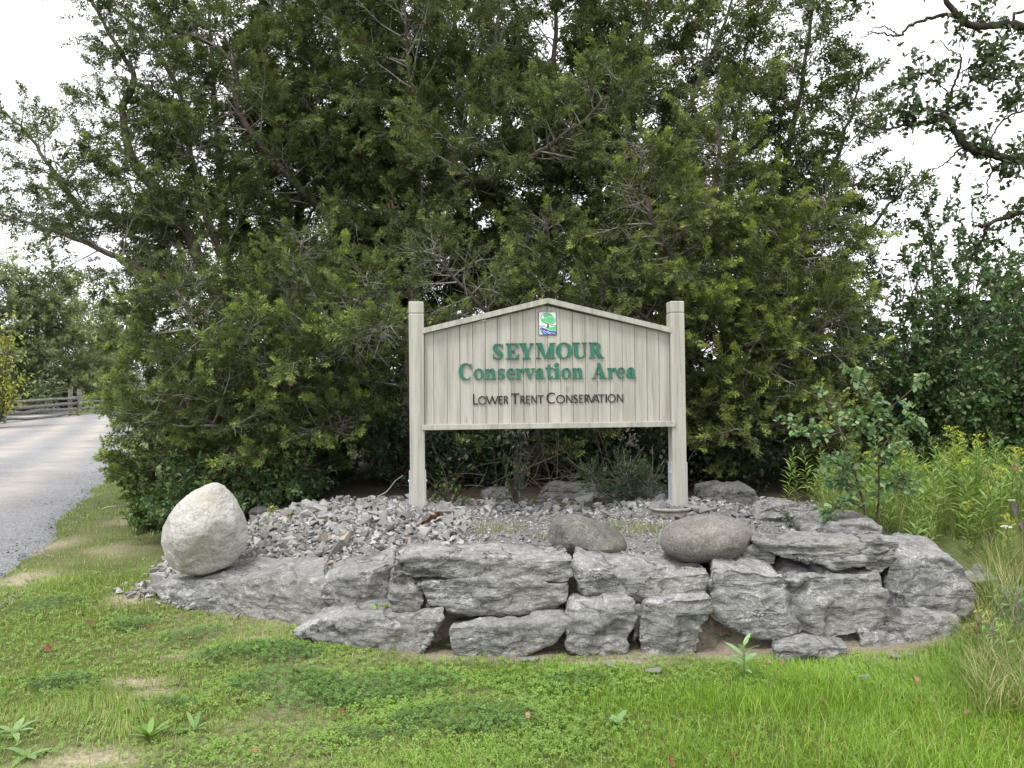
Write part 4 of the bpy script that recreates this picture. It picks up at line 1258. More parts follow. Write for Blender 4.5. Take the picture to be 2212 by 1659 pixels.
def cedar(name, label, stems, seed, L=1.62, spacing=0.20, t0=0.12, profile=None, tuft=(0.28, 0.56), per_tuft=23, sp=(0.075, 0.125), tint=(1, 1, 1),
          up=0.22, light=0.56, dead=4, rad=0.10, density=1.0, group='eastern cedars behind the sign', cat='cedar tree', back=0.55, first=0.30, stem_l=None):
    """Cedar: stems (polylines) > branches > tufts > sprigs. L = longest branch; profile(u) scales it along the stem."""
    r = np.random.default_rng(seed)
    profile = profile or (lambda u: (0.55 + 0.45 * math.sin(min(1, u * 1.6) * math.pi / 2)) * (1 - max(0, u - 0.35) / 0.65 * 0.78))
    base = np.array(stems[0][0], float)
    tr, tw = [], Twigs()
    tp, td, ts, tl = [], [], [], []           # sprig position, direction, size, brightness
    for si, st in enumerate(stems):
        P = resample(st, max(10, len(st) * 4), 0.012, r)
        slen = np.sum(np.linalg.norm(np.diff(P, axis=0), axis=1))
        r0 = rad * (1.0 if si == 0 else 0.55); rs = np.linspace(r0, 0.012, len(P))
        if si == 0: rs[0] *= 1.25
        tr.append(tube(P, rs, 8))
        nb = int(slen / spacing * density * DENS); az = r.uniform(0, 6.28)
        us0 = t0 if si == 0 else 0.10
        for b in range(nb):
            u = us0 + (1 - us0) * (b + r.random()) / nb
            az += 2.4 + r.normal() * 0.35
            p, ax = along(P, u)
            ln = L * profile(u) * r.uniform(0.7, 1.2) * (stem_l or {}).get(si, 1.0 if si == 0 else 0.8)
            out = np.array([math.cos(az), math.sin(az), 0.0])
            out = out - ax * (out @ ax) * 0.8; out /= np.linalg.norm(out)
            if out[1] > 0.35 and r.random() > back: continue
            el = up * (0.5 + 1.0 * u) + r.normal() * 0.12
            d0 = out + ax * 0.35 * u + np.array([0, 0, el])
            B = curve(p, d0, ln, 7, (0, 0, r.uniform(-0.35, 0.35)), 0.30, r)
            tw.add(B[[0, 1, 3, 5, 7]], 0.007 + 0.011 * ln, 0.003, 3)
            btone = r.normal() * 0.12
            n2 = max(3, int(ln / 0.085)); side = 1
            for j in range(n2):
                u2 = first + (1 - first) * (j + r.random() * 0.6) / n2
                q, e = along(B, min(u2, 1.0))
                side = -side
                sd = np.cross(e, [0, 0, 1.0]); sd /= np.linalg.norm(sd) + 1e-9
                dd = e * 0.75 + sd * side * r.uniform(0.35, 0.95) + np.array([0, 0, r.uniform(-0.30, 0.28)]) + r.normal(size=3) * 0.18
                if j >= n2 - 1: dd = e + np.array([0, 0, 0.25])
                tl_ = r.uniform(*tuft) * (1.15 - 0.45 * u2)
                Tt = curve(q, dd, tl_, 3, (0, 0, r.uniform(-0.5, 0.35)), 0.25, r)
                tw.add(Tt[[0, 2]], 0.0035, 0.002, 3)
                tip = max(0.0, (u2 - 0.45) / 0.55)
                m = int(per_tuft * (0.65 + 0.6 * r.random()))
                uu = np.linspace(0.10, 1.0, m) ** 0.75
                sx = np.concatenate([[0], np.linspace(0, 1, 3)[1:], [1.0]])
                idx = np.clip(uu * 3, 0, 2.999); i0 = idx.astype(int); f = idx - i0
                pos = Tt[i0] * (1 - f[:, None]) + Tt[i0 + 1] * f[:, None]
                dr = (Tt[i0 + 1] - Tt[i0]); dr /= np.linalg.norm(dr, axis=1)[:, None]
                rd = r.normal(size=(m, 3)); rd -= dr * np.sum(rd * dr, axis=1)[:, None]; rd /= np.linalg.norm(rd, axis=1)[:, None] + 1e-9
                spread = (1.15 - 0.70 * uu)[:, None]
                dirs = dr + rd * spread + np.array([0, 0, 0.04])
                tp.append(pos); td.append(dirs)
                ts.append(r.uniform(*sp, size=m) * r.uniform(0.8, 1.25) * (1.15 - 0.35 * uu))
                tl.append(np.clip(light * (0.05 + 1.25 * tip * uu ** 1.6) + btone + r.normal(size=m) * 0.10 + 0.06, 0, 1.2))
            for j in range(int(dead * r.uniform(0.4, 1.3))):
                q, e = along(B, r.uniform(0.08, 0.75))
                dd = e * 0.5 + r.normal(size=3) * 0.7
                tw.add(curve(q, dd, r.uniform(0.14, 0.45), 2, r.normal(size=3) * 0.5, 0.25, r), 0.0036, 0.0015, 3)
    pos, dirs, size, br = np.concatenate(tp), np.concatenate(td), np.concatenate(ts), np.concatenate(tl)
    k = len(pos); br = br[:, None]
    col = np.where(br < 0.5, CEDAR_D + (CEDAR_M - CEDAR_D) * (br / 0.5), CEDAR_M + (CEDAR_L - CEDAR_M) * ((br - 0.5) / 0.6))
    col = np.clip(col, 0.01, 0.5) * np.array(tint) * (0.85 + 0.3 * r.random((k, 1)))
    brown = r.random(k) < 0.012
    col[brown] = np.array([0.14, 0.085, 0.045])
    rot = frames(dirs, r.uniform(-1.2, 1.2, k))
    vi = r.integers(0, len(SPRIGS), k); parts = []
    for i, (tv, tf, tc) in enumerate(SPRIGS):
        m = vi == i
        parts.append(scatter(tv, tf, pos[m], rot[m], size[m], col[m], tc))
    V, F, C = merge(parts)
    root = thing(name, label, cat, tuple(base), 0.0, group)
    VT, FT = join(tr)
    mk('trunk', VT - base, FT, M['bark'], root, smooth=True)
    VW, FW = tw.get()
    mk('twigs', VW - base, FW, M['twig'], root, smooth=True)['kind'] = 'stuff'
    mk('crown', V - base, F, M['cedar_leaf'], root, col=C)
    return root, k


def px_line(pts):
    o = []; d = pts[0][2]
    for p in pts:
        if len(p) > 2: d = p[2]
        o.append(np.array(at(p[0], p[1], d)))
    return o


def foot(pts, drop=0.05):
    o = px_line(pts)
    o[0][2] = float(H0(o[0][0], o[0][1])) - drop
    return o


NS = 0
def C_(*a, **k):
    global NS
    root, n = cedar(*a, **k); NS += n
    return root


C_('cedar_tree', 'tall dark cedar whose forked bare trunk shows above the peak of the sign', [
    foot([(880, 1085, 11.2), (893, 700), (905, 540), (917, 467), (968, 394, 11.1), (983, 328), (1018, 284), (1050, 233), (1063, 164), (1071, 73), (1085, -110)]),
    px_line([(983, 328, 11.1), (968, 291), (923, 255), (901, 226), (880, 110), (872, -70)]),
    px_line([(940, 430, 11.1), (1012, 397, 10.9), (1078, 379, 10.7), (1147, 339, 10.5), (1202, 302, 10.4), (1275, 248, 10.3), (1345, 170, 10.2)])],
   1, per_tuft=18, sp=(0.095, 0.155), L=1.56, spacing=0.17, t0=0.30, light=0.48, dead=6, rad=0.12, first=0.42)
C_('cedar_tree', 'dark cedar with two stems rising left of the forked trunk', [
    foot([(745, 1080, 11.7), (735, 700), (722, 480), (717, 372), (706, 313), (667, 233), (625, 120), (598, -60)]),
    px_line([(717, 372, 11.7), (716, 292), (720, 219), (735, 80), (742, -110)]),
    px_line([(722, 480, 11.5), (640, 400, 11.2), (547, 292, 11), (510, 233), (507, 146), (456, 95), (365, 58), (335, -10)])],
   2, per_tuft=18, sp=(0.095, 0.155), L=1.50, spacing=0.175, t0=0.28, light=0.45, dead=6, rad=0.12, first=0.40)
C_('cedar_tree', 'dark slender cedar trunk rising between the two-stemmed cedar and the forked one', [
    foot([(820, 1080, 12.3), (826, 700), (830, 350), (837, 310), (859, 240), (851, 208), (850, 60), (856, -120)])],
   3, per_tuft=13, sp=(0.12, 0.205), L=1.73, spacing=0.17, t0=0.25, light=0.26, rad=0.10, first=0.4)
C_('cedar_tree', 'cedar leaning far out over the road at the left edge of the stand', [
    foot([(560, 1080, 10.8), (520, 800), (450, 600), (370, 450), (300, 370), (281, 328), (266, 237), (292, 171), (255, 106), (204, 11), (188, -30)]),
    px_line([(400, 490, 10.7), (270, 470, 10.5), (182, 456), (142, 408), (109, 357), (60, 290), (10, 240)]),
    px_line([(450, 620, 10.6), (310, 583, 10.2), (240, 550), (150, 510), (60, 480), (-40, 450)]),
    px_line([(480, 560, 10.9), (420, 380, 10.8), (400, 250), (370, 160), (300, 70), (250, 20)])],
   4, per_tuft=19, L=1.23, spacing=0.17, t0=0.22, light=0.53, dead=4, rad=0.11, back=0.7, first=0.3)
C_('cedar_tree', 'broad low cedar bush filling the space left of the sign', [
    foot([(570, 1085, 9.6), (590, 900), (620, 760), (640, 640), (655, 520)]),
    px_line([(590, 900, 9.5), (500, 800, 9.2), (420, 700, 9.1), (370, 600, 9.2)]),
    px_line([(600, 880, 9.5), (700, 780, 9.1), (770, 680, 9.0), (800, 590, 9.1)]),
    px_line([(582, 985, 9.5), (490, 930, 9.0), (390, 880, 8.9), (310, 850, 9.0)]),
    px_line([(588, 960, 9.5), (700, 925, 9.1), (810, 890, 9.0)]),
    px_line([(690, 790, 9.1), (780, 740, 8.5), (842, 708, 7.7)])],
   5, per_tuft=22, stem_l={5: 0.20}, L=1.44, spacing=0.13, t0=0.12, light=0.87, dead=7, rad=0.08, up=0.15, tint=(1.0, 1.03, 0.95), first=0.35)
C_('cedar_tree', 'young pointed bright green cedar at the left beside the road', [
    foot([(330, 1050, 9.9), (325, 900), (328, 780), (322, 652)])],
   6, per_tuft=20, L=0.72, spacing=0.075, t0=0.15, light=0.98, dead=2, rad=0.04, up=0.5, profile=lambda u: 1.12 - 1.0 * u, tuft=(0.20, 0.34), tint=(1.05, 1.08, 0.9), first=0.22)
C_('cedar_tree', 'low spreading cedar directly behind the peak of the sign', [
    foot([(1160, 1065, 9.9), (1170, 860), (1180, 700), (1190, 560), (1180, 470)]),
    px_line([(1175, 780, 9.8), (1060, 680, 9.5), (980, 600, 9.4), (930, 540, 9.5)]),
    px_line([(1180, 760, 9.8), (1290, 660, 9.5), (1360, 590, 9.4)])],
   7, per_tuft=20, L=1.31, spacing=0.13, t0=0.08, light=0.77, dead=9, rad=0.07, up=0.15, first=0.40)
C_('cedar_tree', 'wide yellow-green cedar standing right of the sign with a light green leading shoot', [
    foot([(1545, 1080, 10.1), (1560, 860), (1570, 640), (1545, 480), (1548, 340), (1560, 215)]),
    px_line([(1560, 760, 9.9), (1480, 600, 9.6), (1410, 480, 9.4), (1388, 400), (1382, 312)]),
    px_line([(1560, 800, 9.9), (1660, 640, 9.7), (1740, 520, 9.7), (1790, 430, 9.8)]),
    px_line([(1560, 880, 9.9), (1660, 800, 9.4), (1760, 720, 9.3), (1840, 670, 9.4)]),
    px_line([(1555, 970, 9.9), (1640, 930, 9.4), (1740, 900, 9.2), (1800, 880, 9.2)]),
    px_line([(1552, 930, 9.9), (1490, 880, 9.5), (1430, 850, 9.4)]),
    px_line([(1556, 820, 9.9), (1480, 740, 9.5), (1400, 690, 9.4), (1330, 640, 9.4)])],
   8, L=1.44, spacing=0.125, t0=0.10, light=0.92, dead=8, rad=0.10, up=0.15, tint=(1.10, 1.04, 0.9), first=0.32)
C_('cedar_tree', 'tall cedar with sky showing through it, right of the forked trunk', [
    foot([(1400, 1080, 12.6), (1385, 700), (1370, 480), (1360, 280), (1392, 60), (1415, -130)]),
    px_line([(1370, 480, 12.4), (1440, 330, 12.2), (1510, 180, 12.1), (1570, 40), (1600, -60)])],
   9, per_tuft=13, sp=(0.12, 0.205), L=2.03, spacing=0.20, t0=0.25, light=0.50, dead=5, rad=0.11, first=0.35)
C_('cedar_tree', 'thin lacy cedar against the sky at the right end of the stand', [
    foot([(1700, 1080, 12.4), (1692, 700), (1690, 500), (1700, 330), (1730, 190), (1752, 40), (1760, -40)]),
    px_line([(1690, 560, 12.3), (1770, 420, 12.1), (1830, 280, 12.0), (1862, 150, 12)]),
    px_line([(1692, 700, 12.3), (1800, 580, 12.0), (1890, 480, 11.9), (1960, 400, 11.9)])],
   10, per_tuft=13, sp=(0.12, 0.205), L=1.25, spacing=0.20, t0=0.22, light=0.48, dead=4, rad=0.09, first=0.3, back=0.6)
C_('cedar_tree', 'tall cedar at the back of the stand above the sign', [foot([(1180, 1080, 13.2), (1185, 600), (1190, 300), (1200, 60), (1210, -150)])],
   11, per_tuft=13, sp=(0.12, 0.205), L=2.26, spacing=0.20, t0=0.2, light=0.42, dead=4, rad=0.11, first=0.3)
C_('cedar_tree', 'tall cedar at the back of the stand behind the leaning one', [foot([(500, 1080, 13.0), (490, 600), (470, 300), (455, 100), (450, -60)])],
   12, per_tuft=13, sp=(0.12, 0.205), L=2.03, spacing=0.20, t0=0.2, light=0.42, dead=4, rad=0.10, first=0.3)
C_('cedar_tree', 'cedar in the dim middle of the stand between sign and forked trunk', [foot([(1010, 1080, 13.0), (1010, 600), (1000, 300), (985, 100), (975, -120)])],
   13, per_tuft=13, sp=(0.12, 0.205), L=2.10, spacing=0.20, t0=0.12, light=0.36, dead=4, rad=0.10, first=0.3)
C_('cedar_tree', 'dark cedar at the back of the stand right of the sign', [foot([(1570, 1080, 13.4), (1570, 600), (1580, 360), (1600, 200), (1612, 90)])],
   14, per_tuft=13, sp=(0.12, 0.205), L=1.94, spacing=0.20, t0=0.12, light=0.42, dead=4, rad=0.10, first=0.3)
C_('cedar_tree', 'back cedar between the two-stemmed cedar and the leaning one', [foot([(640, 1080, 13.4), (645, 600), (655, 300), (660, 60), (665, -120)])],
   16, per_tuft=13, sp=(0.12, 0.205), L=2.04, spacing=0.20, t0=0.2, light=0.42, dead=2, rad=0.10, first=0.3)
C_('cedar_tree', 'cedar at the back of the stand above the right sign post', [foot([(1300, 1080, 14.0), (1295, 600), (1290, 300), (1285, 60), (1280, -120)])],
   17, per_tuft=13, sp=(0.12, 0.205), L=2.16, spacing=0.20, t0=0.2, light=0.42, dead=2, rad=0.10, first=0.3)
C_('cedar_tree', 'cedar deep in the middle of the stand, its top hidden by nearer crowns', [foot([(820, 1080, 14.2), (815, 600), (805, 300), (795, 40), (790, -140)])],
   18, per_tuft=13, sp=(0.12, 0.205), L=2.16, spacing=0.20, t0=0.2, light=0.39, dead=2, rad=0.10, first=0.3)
print('cedar sprigs', NS)


# broad leaves -------------------------------------------------------------
def oval(lw=0.62, fold=0.10):
    V = np.array([(0, 0, 0), (-lw * .36, .30, fold), (lw * .36, .30, fold), (-lw * .42, .58, fold), (lw * .42, .58, fold), (0, .45, 0), (0, 1, -.05)], float)
    F = np.array([(0, 5, 1), (0, 2, 5), (1, 5, 3), (5, 2, 4), (3, 5, 6), (5, 4, 6)])
    return V, F


OVAL = oval(); LANCE = oval(0.26, 0.03); ROUND = oval(0.9, 0.08)
LEAF4 = (np.array([(0, 0, 0), (-.30, .48, .06), (.30, .48, .06), (0, 1, 0)], float), np.array([(0, 2, 1), (1, 2, 3)]))


def lobed():
    """Oak leaf: lobes along both sides of a midrib."""
    L = [(0.0, 0.0), (.05, .10), (.20, .20), (.10, .30), (.34, .44), (.14, .54), (.36, .72), (.16, .78), (.20, .93), (0, 1.0)]
    V = [(0, y, 0) for y in (0.05, 0.3, 0.54, 0.78)]; F = []
    n = len(V)
    for s in (-1, 1):
        o = len(V); V += [(s * x, y, 0.10 * x) for x, y in L]
        mids = [0, 0, 0, 1, 1, 2, 2, 3, 3, 3]
        for i in range(len(L) - 1):
            F.append((mids[i], o + i, o + i + 1) if s > 0 else (mids[i], o + i + 1, o + i))
            if mids[i] != mids[i + 1]: F.append((mids[i], o + i + 1, mids[i + 1]) if s > 0 else (mids[i], mids[i + 1], o + i + 1))
    return np.array(V, float), np.array(F)


OAK = lobed()


def leafy(name, label, cat, base, stems, seed, size, color, n_leaf, tmpl=OVAL, spread=0.10, var=0.25, group=None, srad=0.012, hue=0.12, droop=0.0, twigs_per=5, twl=0.28, start=0.25, mat='leaf'):
    """Broad-leaved plant: stems (polylines), short side twigs, leaves set along the twigs."""
    r = np.random.default_rng(seed); base = np.array(base, float)
    tw = Twigs(); lp, ld = [], []
    per = max(1, int(n_leaf / max(1, len(stems) * twigs_per)))
    for st in stems:
        P = np.array(st, float)
        tw.add(P, srad * r.uniform(0.7, 1.2), 0.003, 4)
        for j in range(twigs_per):
            u = start + (1 - start) * (j + r.random()) / twigs_per
            q, e = along(P, u)
            d = e * 0.7 + r.normal(size=3) * 0.6 + np.array([0, 0, 0.15 - droop])
            B = curve(q, d, twl * r.uniform(0.5, 1.2), 4, (0, 0, -droop), 0.3, r)
            tw.add(B, 0.004, 0.0015, 3)
            for k in range(per):
                uu = (k + 0.6) / per
                p, e2 = along(B, uu)
                lp.append(p + r.normal(size=3) * spread * 0.2)
                ld.append(e2 * 0.5 + r.normal(size=3) * 0.65 + np.array([0, -0.10, -0.10 - droop]))
    lp, ld = np.array(lp), np.array(ld); k = len(lp)
    c = np.array(color)[None] * (1 + r.normal(size=(k, 1)) * var)
    c = c * (1 + r.normal(size=(k, 3)) * np.array([hue, hue * 0.4, hue]))
    V, F, C = scatter(tmpl[0], tmpl[1], lp, frames(ld, r.uniform(-0.9, 0.9, k)), size * r.uniform(0.65, 1.25, k), np.clip(c, 0.008, 0.6))
    root = thing(name, label, cat, tuple(base), 0, group)
    VW, FW = tw.get()
    mk('stems', VW - base, FW, M['twig'] if srad < 0.0095 else M['bark'], root, smooth=True)
    mk('foliage', V - base, F, M[mat], root, col=C)
    return root


def dome(base, rx, ry, h, n, r, low=0.15):
    """Stem polylines from a base to points all through a rounded crown."""
    out = []
    for _ in range(n):
        a = r.uniform(0, 6.28); q = r.random() ** 0.5; z = r.uniform(low, 1.0)
        k = math.sqrt(max(0.05, 1 - (max(0, z - 0.35) / 0.68) ** 2))
        tip = np.array(base) + np.array([rx * q * k * math.cos(a), ry * q * k * math.sin(a), h * z])
        mid = (np.array(base) + tip) / 2 + r.normal(size=3) * 0.06 * h + np.array([0, 0, 0.10 * h])
        out.append(spline([np.array(base) + r.normal(size=3) * 0.04, mid, tip], 7))
    return out


def gb(px, py, y):
    p = np.array(at(px, py, y)); p[2] = float(H0(p[0], p[1])) - 0.03
    return p


r3 = np.random.default_rng(31)
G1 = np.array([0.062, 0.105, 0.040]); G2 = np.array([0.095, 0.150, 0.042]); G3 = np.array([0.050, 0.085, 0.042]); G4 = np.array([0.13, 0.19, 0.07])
for (lab, px, py, y, rx, ry, h, ns, nl, sz, c, seed) in (
        ('leafy green shrub hanging over the grass at the left end of the cedars', 410, 1070, 8.75, 0.72, 0.5, 0.95, 26, 4200, 0.060, G1 * 1.7, 1),
        ('sprawling leafy shrub reaching toward the road beneath the young cedar', 318, 1040, 9.5, 0.60, 0.5, 0.9, 20, 2600, 0.060, G2 * 1.35, 2),
        ('leafy shrub in deep shade behind the rubble left of the sign', 620, 1105, 8.75, 0.68, 0.40, 0.80, 24, 2600, 0.068, G1 * 1.35, 3),
        ('leafy shrub in the shade just behind the pale boulder', 505, 1100, 8.7, 0.5, 0.40, 0.72, 18, 1900, 0.062, G1 * 1.6, 4),
        ('dark leafy shrub right behind the left sign post', 860, 1085, 9.6, 0.8, 0.5, 1.9, 24, 3000, 0.070, G3, 5),
        ('small leafy seedling growing among stones under the left half of the sign', 970, 1110, 8.1, 0.20, 0.15, 0.26, 8, 110, 0.055, G2 * 1.1, 6),
        ('vine-like leafy stems climbing up in front of the dark square rock', 1118, 1112, 8.2, 0.14, 0.12, 0.66, 9, 190, 0.045, G1 * 1.2, 7)):
    b = gb(px, py, y)
    leafy('leafy_shrub' if 'seedling' not in lab else 'seedling', lab, 'shrub' if 'seedling' not in lab else 'seedling', b, dome(b, rx, ry, h, ns, r3), 50 + seed, sz, c, nl, group='leafy shrubs below the cedars' if seed < 6 else None, twl=0.22)
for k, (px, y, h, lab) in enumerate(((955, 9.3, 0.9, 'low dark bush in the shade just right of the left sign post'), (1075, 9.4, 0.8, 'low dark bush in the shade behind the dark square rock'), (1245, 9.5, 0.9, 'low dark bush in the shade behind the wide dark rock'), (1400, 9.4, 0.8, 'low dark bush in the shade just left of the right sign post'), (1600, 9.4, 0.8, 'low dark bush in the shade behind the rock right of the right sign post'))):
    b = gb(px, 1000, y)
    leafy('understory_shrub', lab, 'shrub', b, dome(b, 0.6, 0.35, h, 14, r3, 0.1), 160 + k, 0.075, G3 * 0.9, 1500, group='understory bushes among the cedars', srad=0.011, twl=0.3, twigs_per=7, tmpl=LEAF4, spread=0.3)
# fine-leaved green cedar seedling bush in front of the right post
C_('cedar_shrub', 'small feathery blue-green cedar seedling left of the right sign post', [foot([(1355, 1100, 8.35), (1350, 1060), (1345, 1005)]), foot([(1370, 1100, 8.35), (1300, 1060), (1275, 1020)]), foot([(1360, 1100, 8.35), (1395, 1060), (1410, 1030)])],
   15, L=0.30, spacing=0.045, t0=0.05, light=0.45, dead=2, rad=0.012, tuft=(0.12, 0.2), per_tuft=9, sp=(0.05, 0.08), tint=(0.9, 1.05, 1.35), group=None, cat='cedar seedling')

for (lab, px, py, y, rx, ry, h, ns, nl, sz, c, seed) in (
        ('large dark broad-leaved thicket at the right behind the meadow', 2010, 1040, 9.8, 1.15, 0.9, 3.1, 42, 15000, 0.072, G1 * 1.35, 21),
        ('dark broad-leaved thicket at the far right edge behind the goldenrod', 2190, 1040, 9.2, 0.95, 0.8, 2.6, 34, 11000, 0.070, G1 * 1.45, 22),
        ('loose leafy tree with sky through its top, behind the right thicket', 2040, 1030, 12.0, 1.3, 0.9, 4.6, 30, 8000, 0.085, G3 * 1.6, 23),
        ('leafy shrub between the yellow-green cedar and the right thicket', 1830, 1050, 10.8, 0.9, 0.7, 3.0, 30, 7500, 0.076, G3 * 1.5, 24),
        ('small-leaved tree at the right edge below the oak limbs', 2230, 1030, 12.5, 1.2, 0.9, 4.3, 30, 7500, 0.090, G2 * 0.85, 25)):
    b = gb(px, py, y)
    leafy('thicket_shrub', lab, 'shrub', b, dome(b, rx, ry, h, ns, r3, 0.08), 80 + seed, sz, c, nl, group='broad-leaved shrubs at the right', srad=0.018, twl=0.42, twigs_per=9, tmpl=LEAF4)

# woods behind, closing the gaps low down
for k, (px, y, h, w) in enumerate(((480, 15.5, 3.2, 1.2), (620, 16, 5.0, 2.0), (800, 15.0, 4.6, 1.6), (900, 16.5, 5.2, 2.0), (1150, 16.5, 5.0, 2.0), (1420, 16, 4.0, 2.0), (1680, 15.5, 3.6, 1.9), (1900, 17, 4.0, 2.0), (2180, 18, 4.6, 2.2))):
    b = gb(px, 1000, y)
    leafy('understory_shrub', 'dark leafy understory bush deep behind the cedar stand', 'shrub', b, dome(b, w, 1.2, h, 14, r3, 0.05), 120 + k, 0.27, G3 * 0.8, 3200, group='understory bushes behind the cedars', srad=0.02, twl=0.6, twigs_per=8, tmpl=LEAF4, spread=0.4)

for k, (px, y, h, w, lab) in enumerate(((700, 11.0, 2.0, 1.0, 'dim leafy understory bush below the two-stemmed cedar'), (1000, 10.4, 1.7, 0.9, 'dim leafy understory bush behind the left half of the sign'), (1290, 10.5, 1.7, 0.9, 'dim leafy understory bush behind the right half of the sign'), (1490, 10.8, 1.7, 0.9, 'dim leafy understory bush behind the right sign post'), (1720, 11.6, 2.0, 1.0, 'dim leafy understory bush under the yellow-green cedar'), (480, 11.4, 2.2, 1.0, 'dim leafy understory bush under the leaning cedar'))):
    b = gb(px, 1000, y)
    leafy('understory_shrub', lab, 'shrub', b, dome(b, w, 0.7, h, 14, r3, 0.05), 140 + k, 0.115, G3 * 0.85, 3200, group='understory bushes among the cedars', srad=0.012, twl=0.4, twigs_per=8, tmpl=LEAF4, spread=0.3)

# oak reaching in from the right ---------------------------------------------
def z7(*pts): return [(1607 + x * 0.3646, y * 0.3646) for x, y in pts]


OD = 9.6
rk = np.random.default_rng(5)
oak_l = [  # (points in the photo, start radius, end radius, depth drift)
    ([(2560, 90), (2400, 62)] + z7((1659, 150), (1530, 140), (1400, 160), (1300, 115), (1240, 60), (1190, 0), (1150, -90)), .115, .05, -0.2),
    (z7((1260, 95), (1130, 100), (1040, 130), (970, 170), (912, 213), (860, 205), (760, 195), (690, 230)), .045, .010, -0.3),
    (z7((912, 213), (880, 185), (850, 165), (810, 158), (750, 185), (735, 190)), .018, .008, 0.0),
    ([(2560, 420), (2400, 370)] + z7((1659, 950), (1560, 940), (1450, 910), (1360, 890), (1300, 850), (1250, 770), (1210, 710), (1170, 685)), .115, .060, -0.3),
    (z7((1180, 690), (1100, 725), (950, 740), (850, 770), (760, 755), (690, 735), (640, 690)), .042, .010, -0.3),
    (z7((850, 770), (810, 790), (760, 830), (690, 850), (610, 800)), .018, .006, 0.0),
    (z7((1190, 690), (1200, 640), (1225, 570), (1260, 450), (1290, 350), (1270, 320), (1210, 290), (1160, 250), (1100, 270)), .036, .007, 0.2),
    (z7((1225, 560), (1180, 520), (1120, 470), (1060, 430)), .016, .006, 0.0),
    (z7((1260, 450), (1330, 400), (1420, 330), (1520, 250), (1620, 180)), .018, .010, 0.2),
    (z7((1310, 870), (1250, 910), (1190, 970), (1100, 1010), (1040, 1030)), .026, .006, -0.2),
    (z7((1200, 965), (1270, 985), (1330, 1020), (1400, 1060)), .012, .003, 0.0),
    (z7((1659, 655), (1560, 690), (1490, 770), (1445, 870), (1450, 920), (1470, 1000), (1445, 1080), (1440, 1150), (1420, 1200)), .022, .014, 0.1),
    (z7((1425, 1190), (1380, 1220), (1350, 1250), (1346, 1290)), .012, .005, 0.0),
    ([(2560, 430), (2400, 440)] + z7((1659, 1260), (1560, 1290), (1440, 1330), (1390, 1340)), .07, .036, -0.2),
    (z7((1440, 1330), (1410, 1420), (1350, 1530), (1300, 1650)), .034, .024, 0.3),
    (z7((1400, 1370), (1340, 1430), (1260, 1460)), .016, .006, 0.0),
    ([(2560, -60), (2400, -30)] + z7((1659, 60), (1600, 100), (1570, 160), (1530, 260), (1490, 380), (1470, 500)), .05, .010, 0.3),
    (z7((740, -20), (690, 30), (640, 90), (560, 120), (490, 142)), .020, .005, 0.0)]
ot = at(2640, 1150, OD + 0.3); ob = np.array([ot.x, ot.y, float(H0(ot.x, ot.y)) - 0.05])
tub = [tube(spline([ob, ob + [0, 0, 2.0], ob + [0.15, 0.1, 4.5], ob + [0.1, 0, 7.2], ob + [0.3, 0, 9.5]], 24), np.linspace(0.34, 0.16, 24), 12)]
tw = Twigs(); ends = []
for pts, ra, rb, dr in oak_l:
    n = len(pts); P = np.array([at(px, py, OD + dr * i / (n - 1)) for i, (px, py) in enumerate(pts)])
    if pts[0][0] == 2560: P = np.vstack([[ob[0] + 0.1, ob[1], P[0][2] - 0.25], P])
    Q = resample(P, n * 5, 0.010, rk)
    tub.append(tube(Q, np.linspace(ra, rb, len(Q)) * 0.56, 8)); ends.append(Q)
cl = [(1380, 60, 60, 70), (1290, 200, 75, 90), (1540, 330, 150, 260), (1450, 450, 100, 170), (1200, 420, 65, 60), (1080, 460, 105, 190), (950, 600, 80, 130), (1010, 640, 70, 110), (1230, 640, 80, 110), (1330, 640, 50, 50), (770, 715, 50, 60), (980, 750, 45, 40),
      (1180, 810, 75, 100), (1330, 830, 95, 150), (1400, 900, 60, 70), (1580, 960, 90, 130), (1610, 1060, 60, 70), (1630, 860, 50, 50), (1600, 560, 75, 100), (1510, 620, 45, 40), (690, 10, 60, 60), (1060, -20, 60, 30), (1640, 420, 80, 120), (1440, 70, 60, 60), (1600, 200, 70, 70), (1130, 690, 60, 60), (330, 10, 80, 60), (1560, 1330, 60, 60), (1640, 1220, 60, 70)]
lp, ld = [], []
allq = np.concatenate(ends)
for zx, zy, rad_, n in cl:
    (px, py), = z7((zx, zy)); c = np.array(at(px, py, OD - 0.1)); rw = rad_ * 0.3646 / FPX * OD
    j = np.argmin(np.linalg.norm(allq - c, axis=1))
    sub = max(3, n // 14)
    for s in range(sub):
        tip = c + rk.normal(size=3) * rw * 0.62
        B = spline([allq[j], (allq[j] + tip) / 2 + rk.normal(size=3) * 0.05, tip], 5)
        tw.add(B, 0.008, 0.003, 3)
        m = int(0.85 * n / sub)
        for q in range(m):
            u = rk.uniform(0.45, 1.0); p, e = along(B, u)
            lp.append(p + rk.normal(size=3) * 0.05); ld.append(e * 0.4 + rk.normal(size=3) * 0.8)
for Q in ends[1:]:
    for _ in range(5):
        i = rk.integers(len(Q) // 3, len(Q)); tw.add(curve(Q[i], rk.normal(size=3), rk.uniform(0.15, 0.45), 4, rk.normal(size=3) * 0.6, 0.4, rk), 0.005, 0.0015, 3)
lp, ld = np.array(lp), np.array(ld)
oak = thing('oak_tree', 'gnarled oak reaching bare crooked limbs into the sky at the right', 'oak tree', tuple(ob))
V, F = join(tub); mk('trunk', V - ob, F, M['oak_bark'], oak, smooth=True)
V, F = tw.get(); mk('twigs', V - ob, F, M['oak_bark'], oak, smooth=True)['kind'] = 'stuff'
c = np.array([0.058, 0.088, 0.034])[None] * (1 + rk.normal(size=(len(lp), 1)) * 0.22)
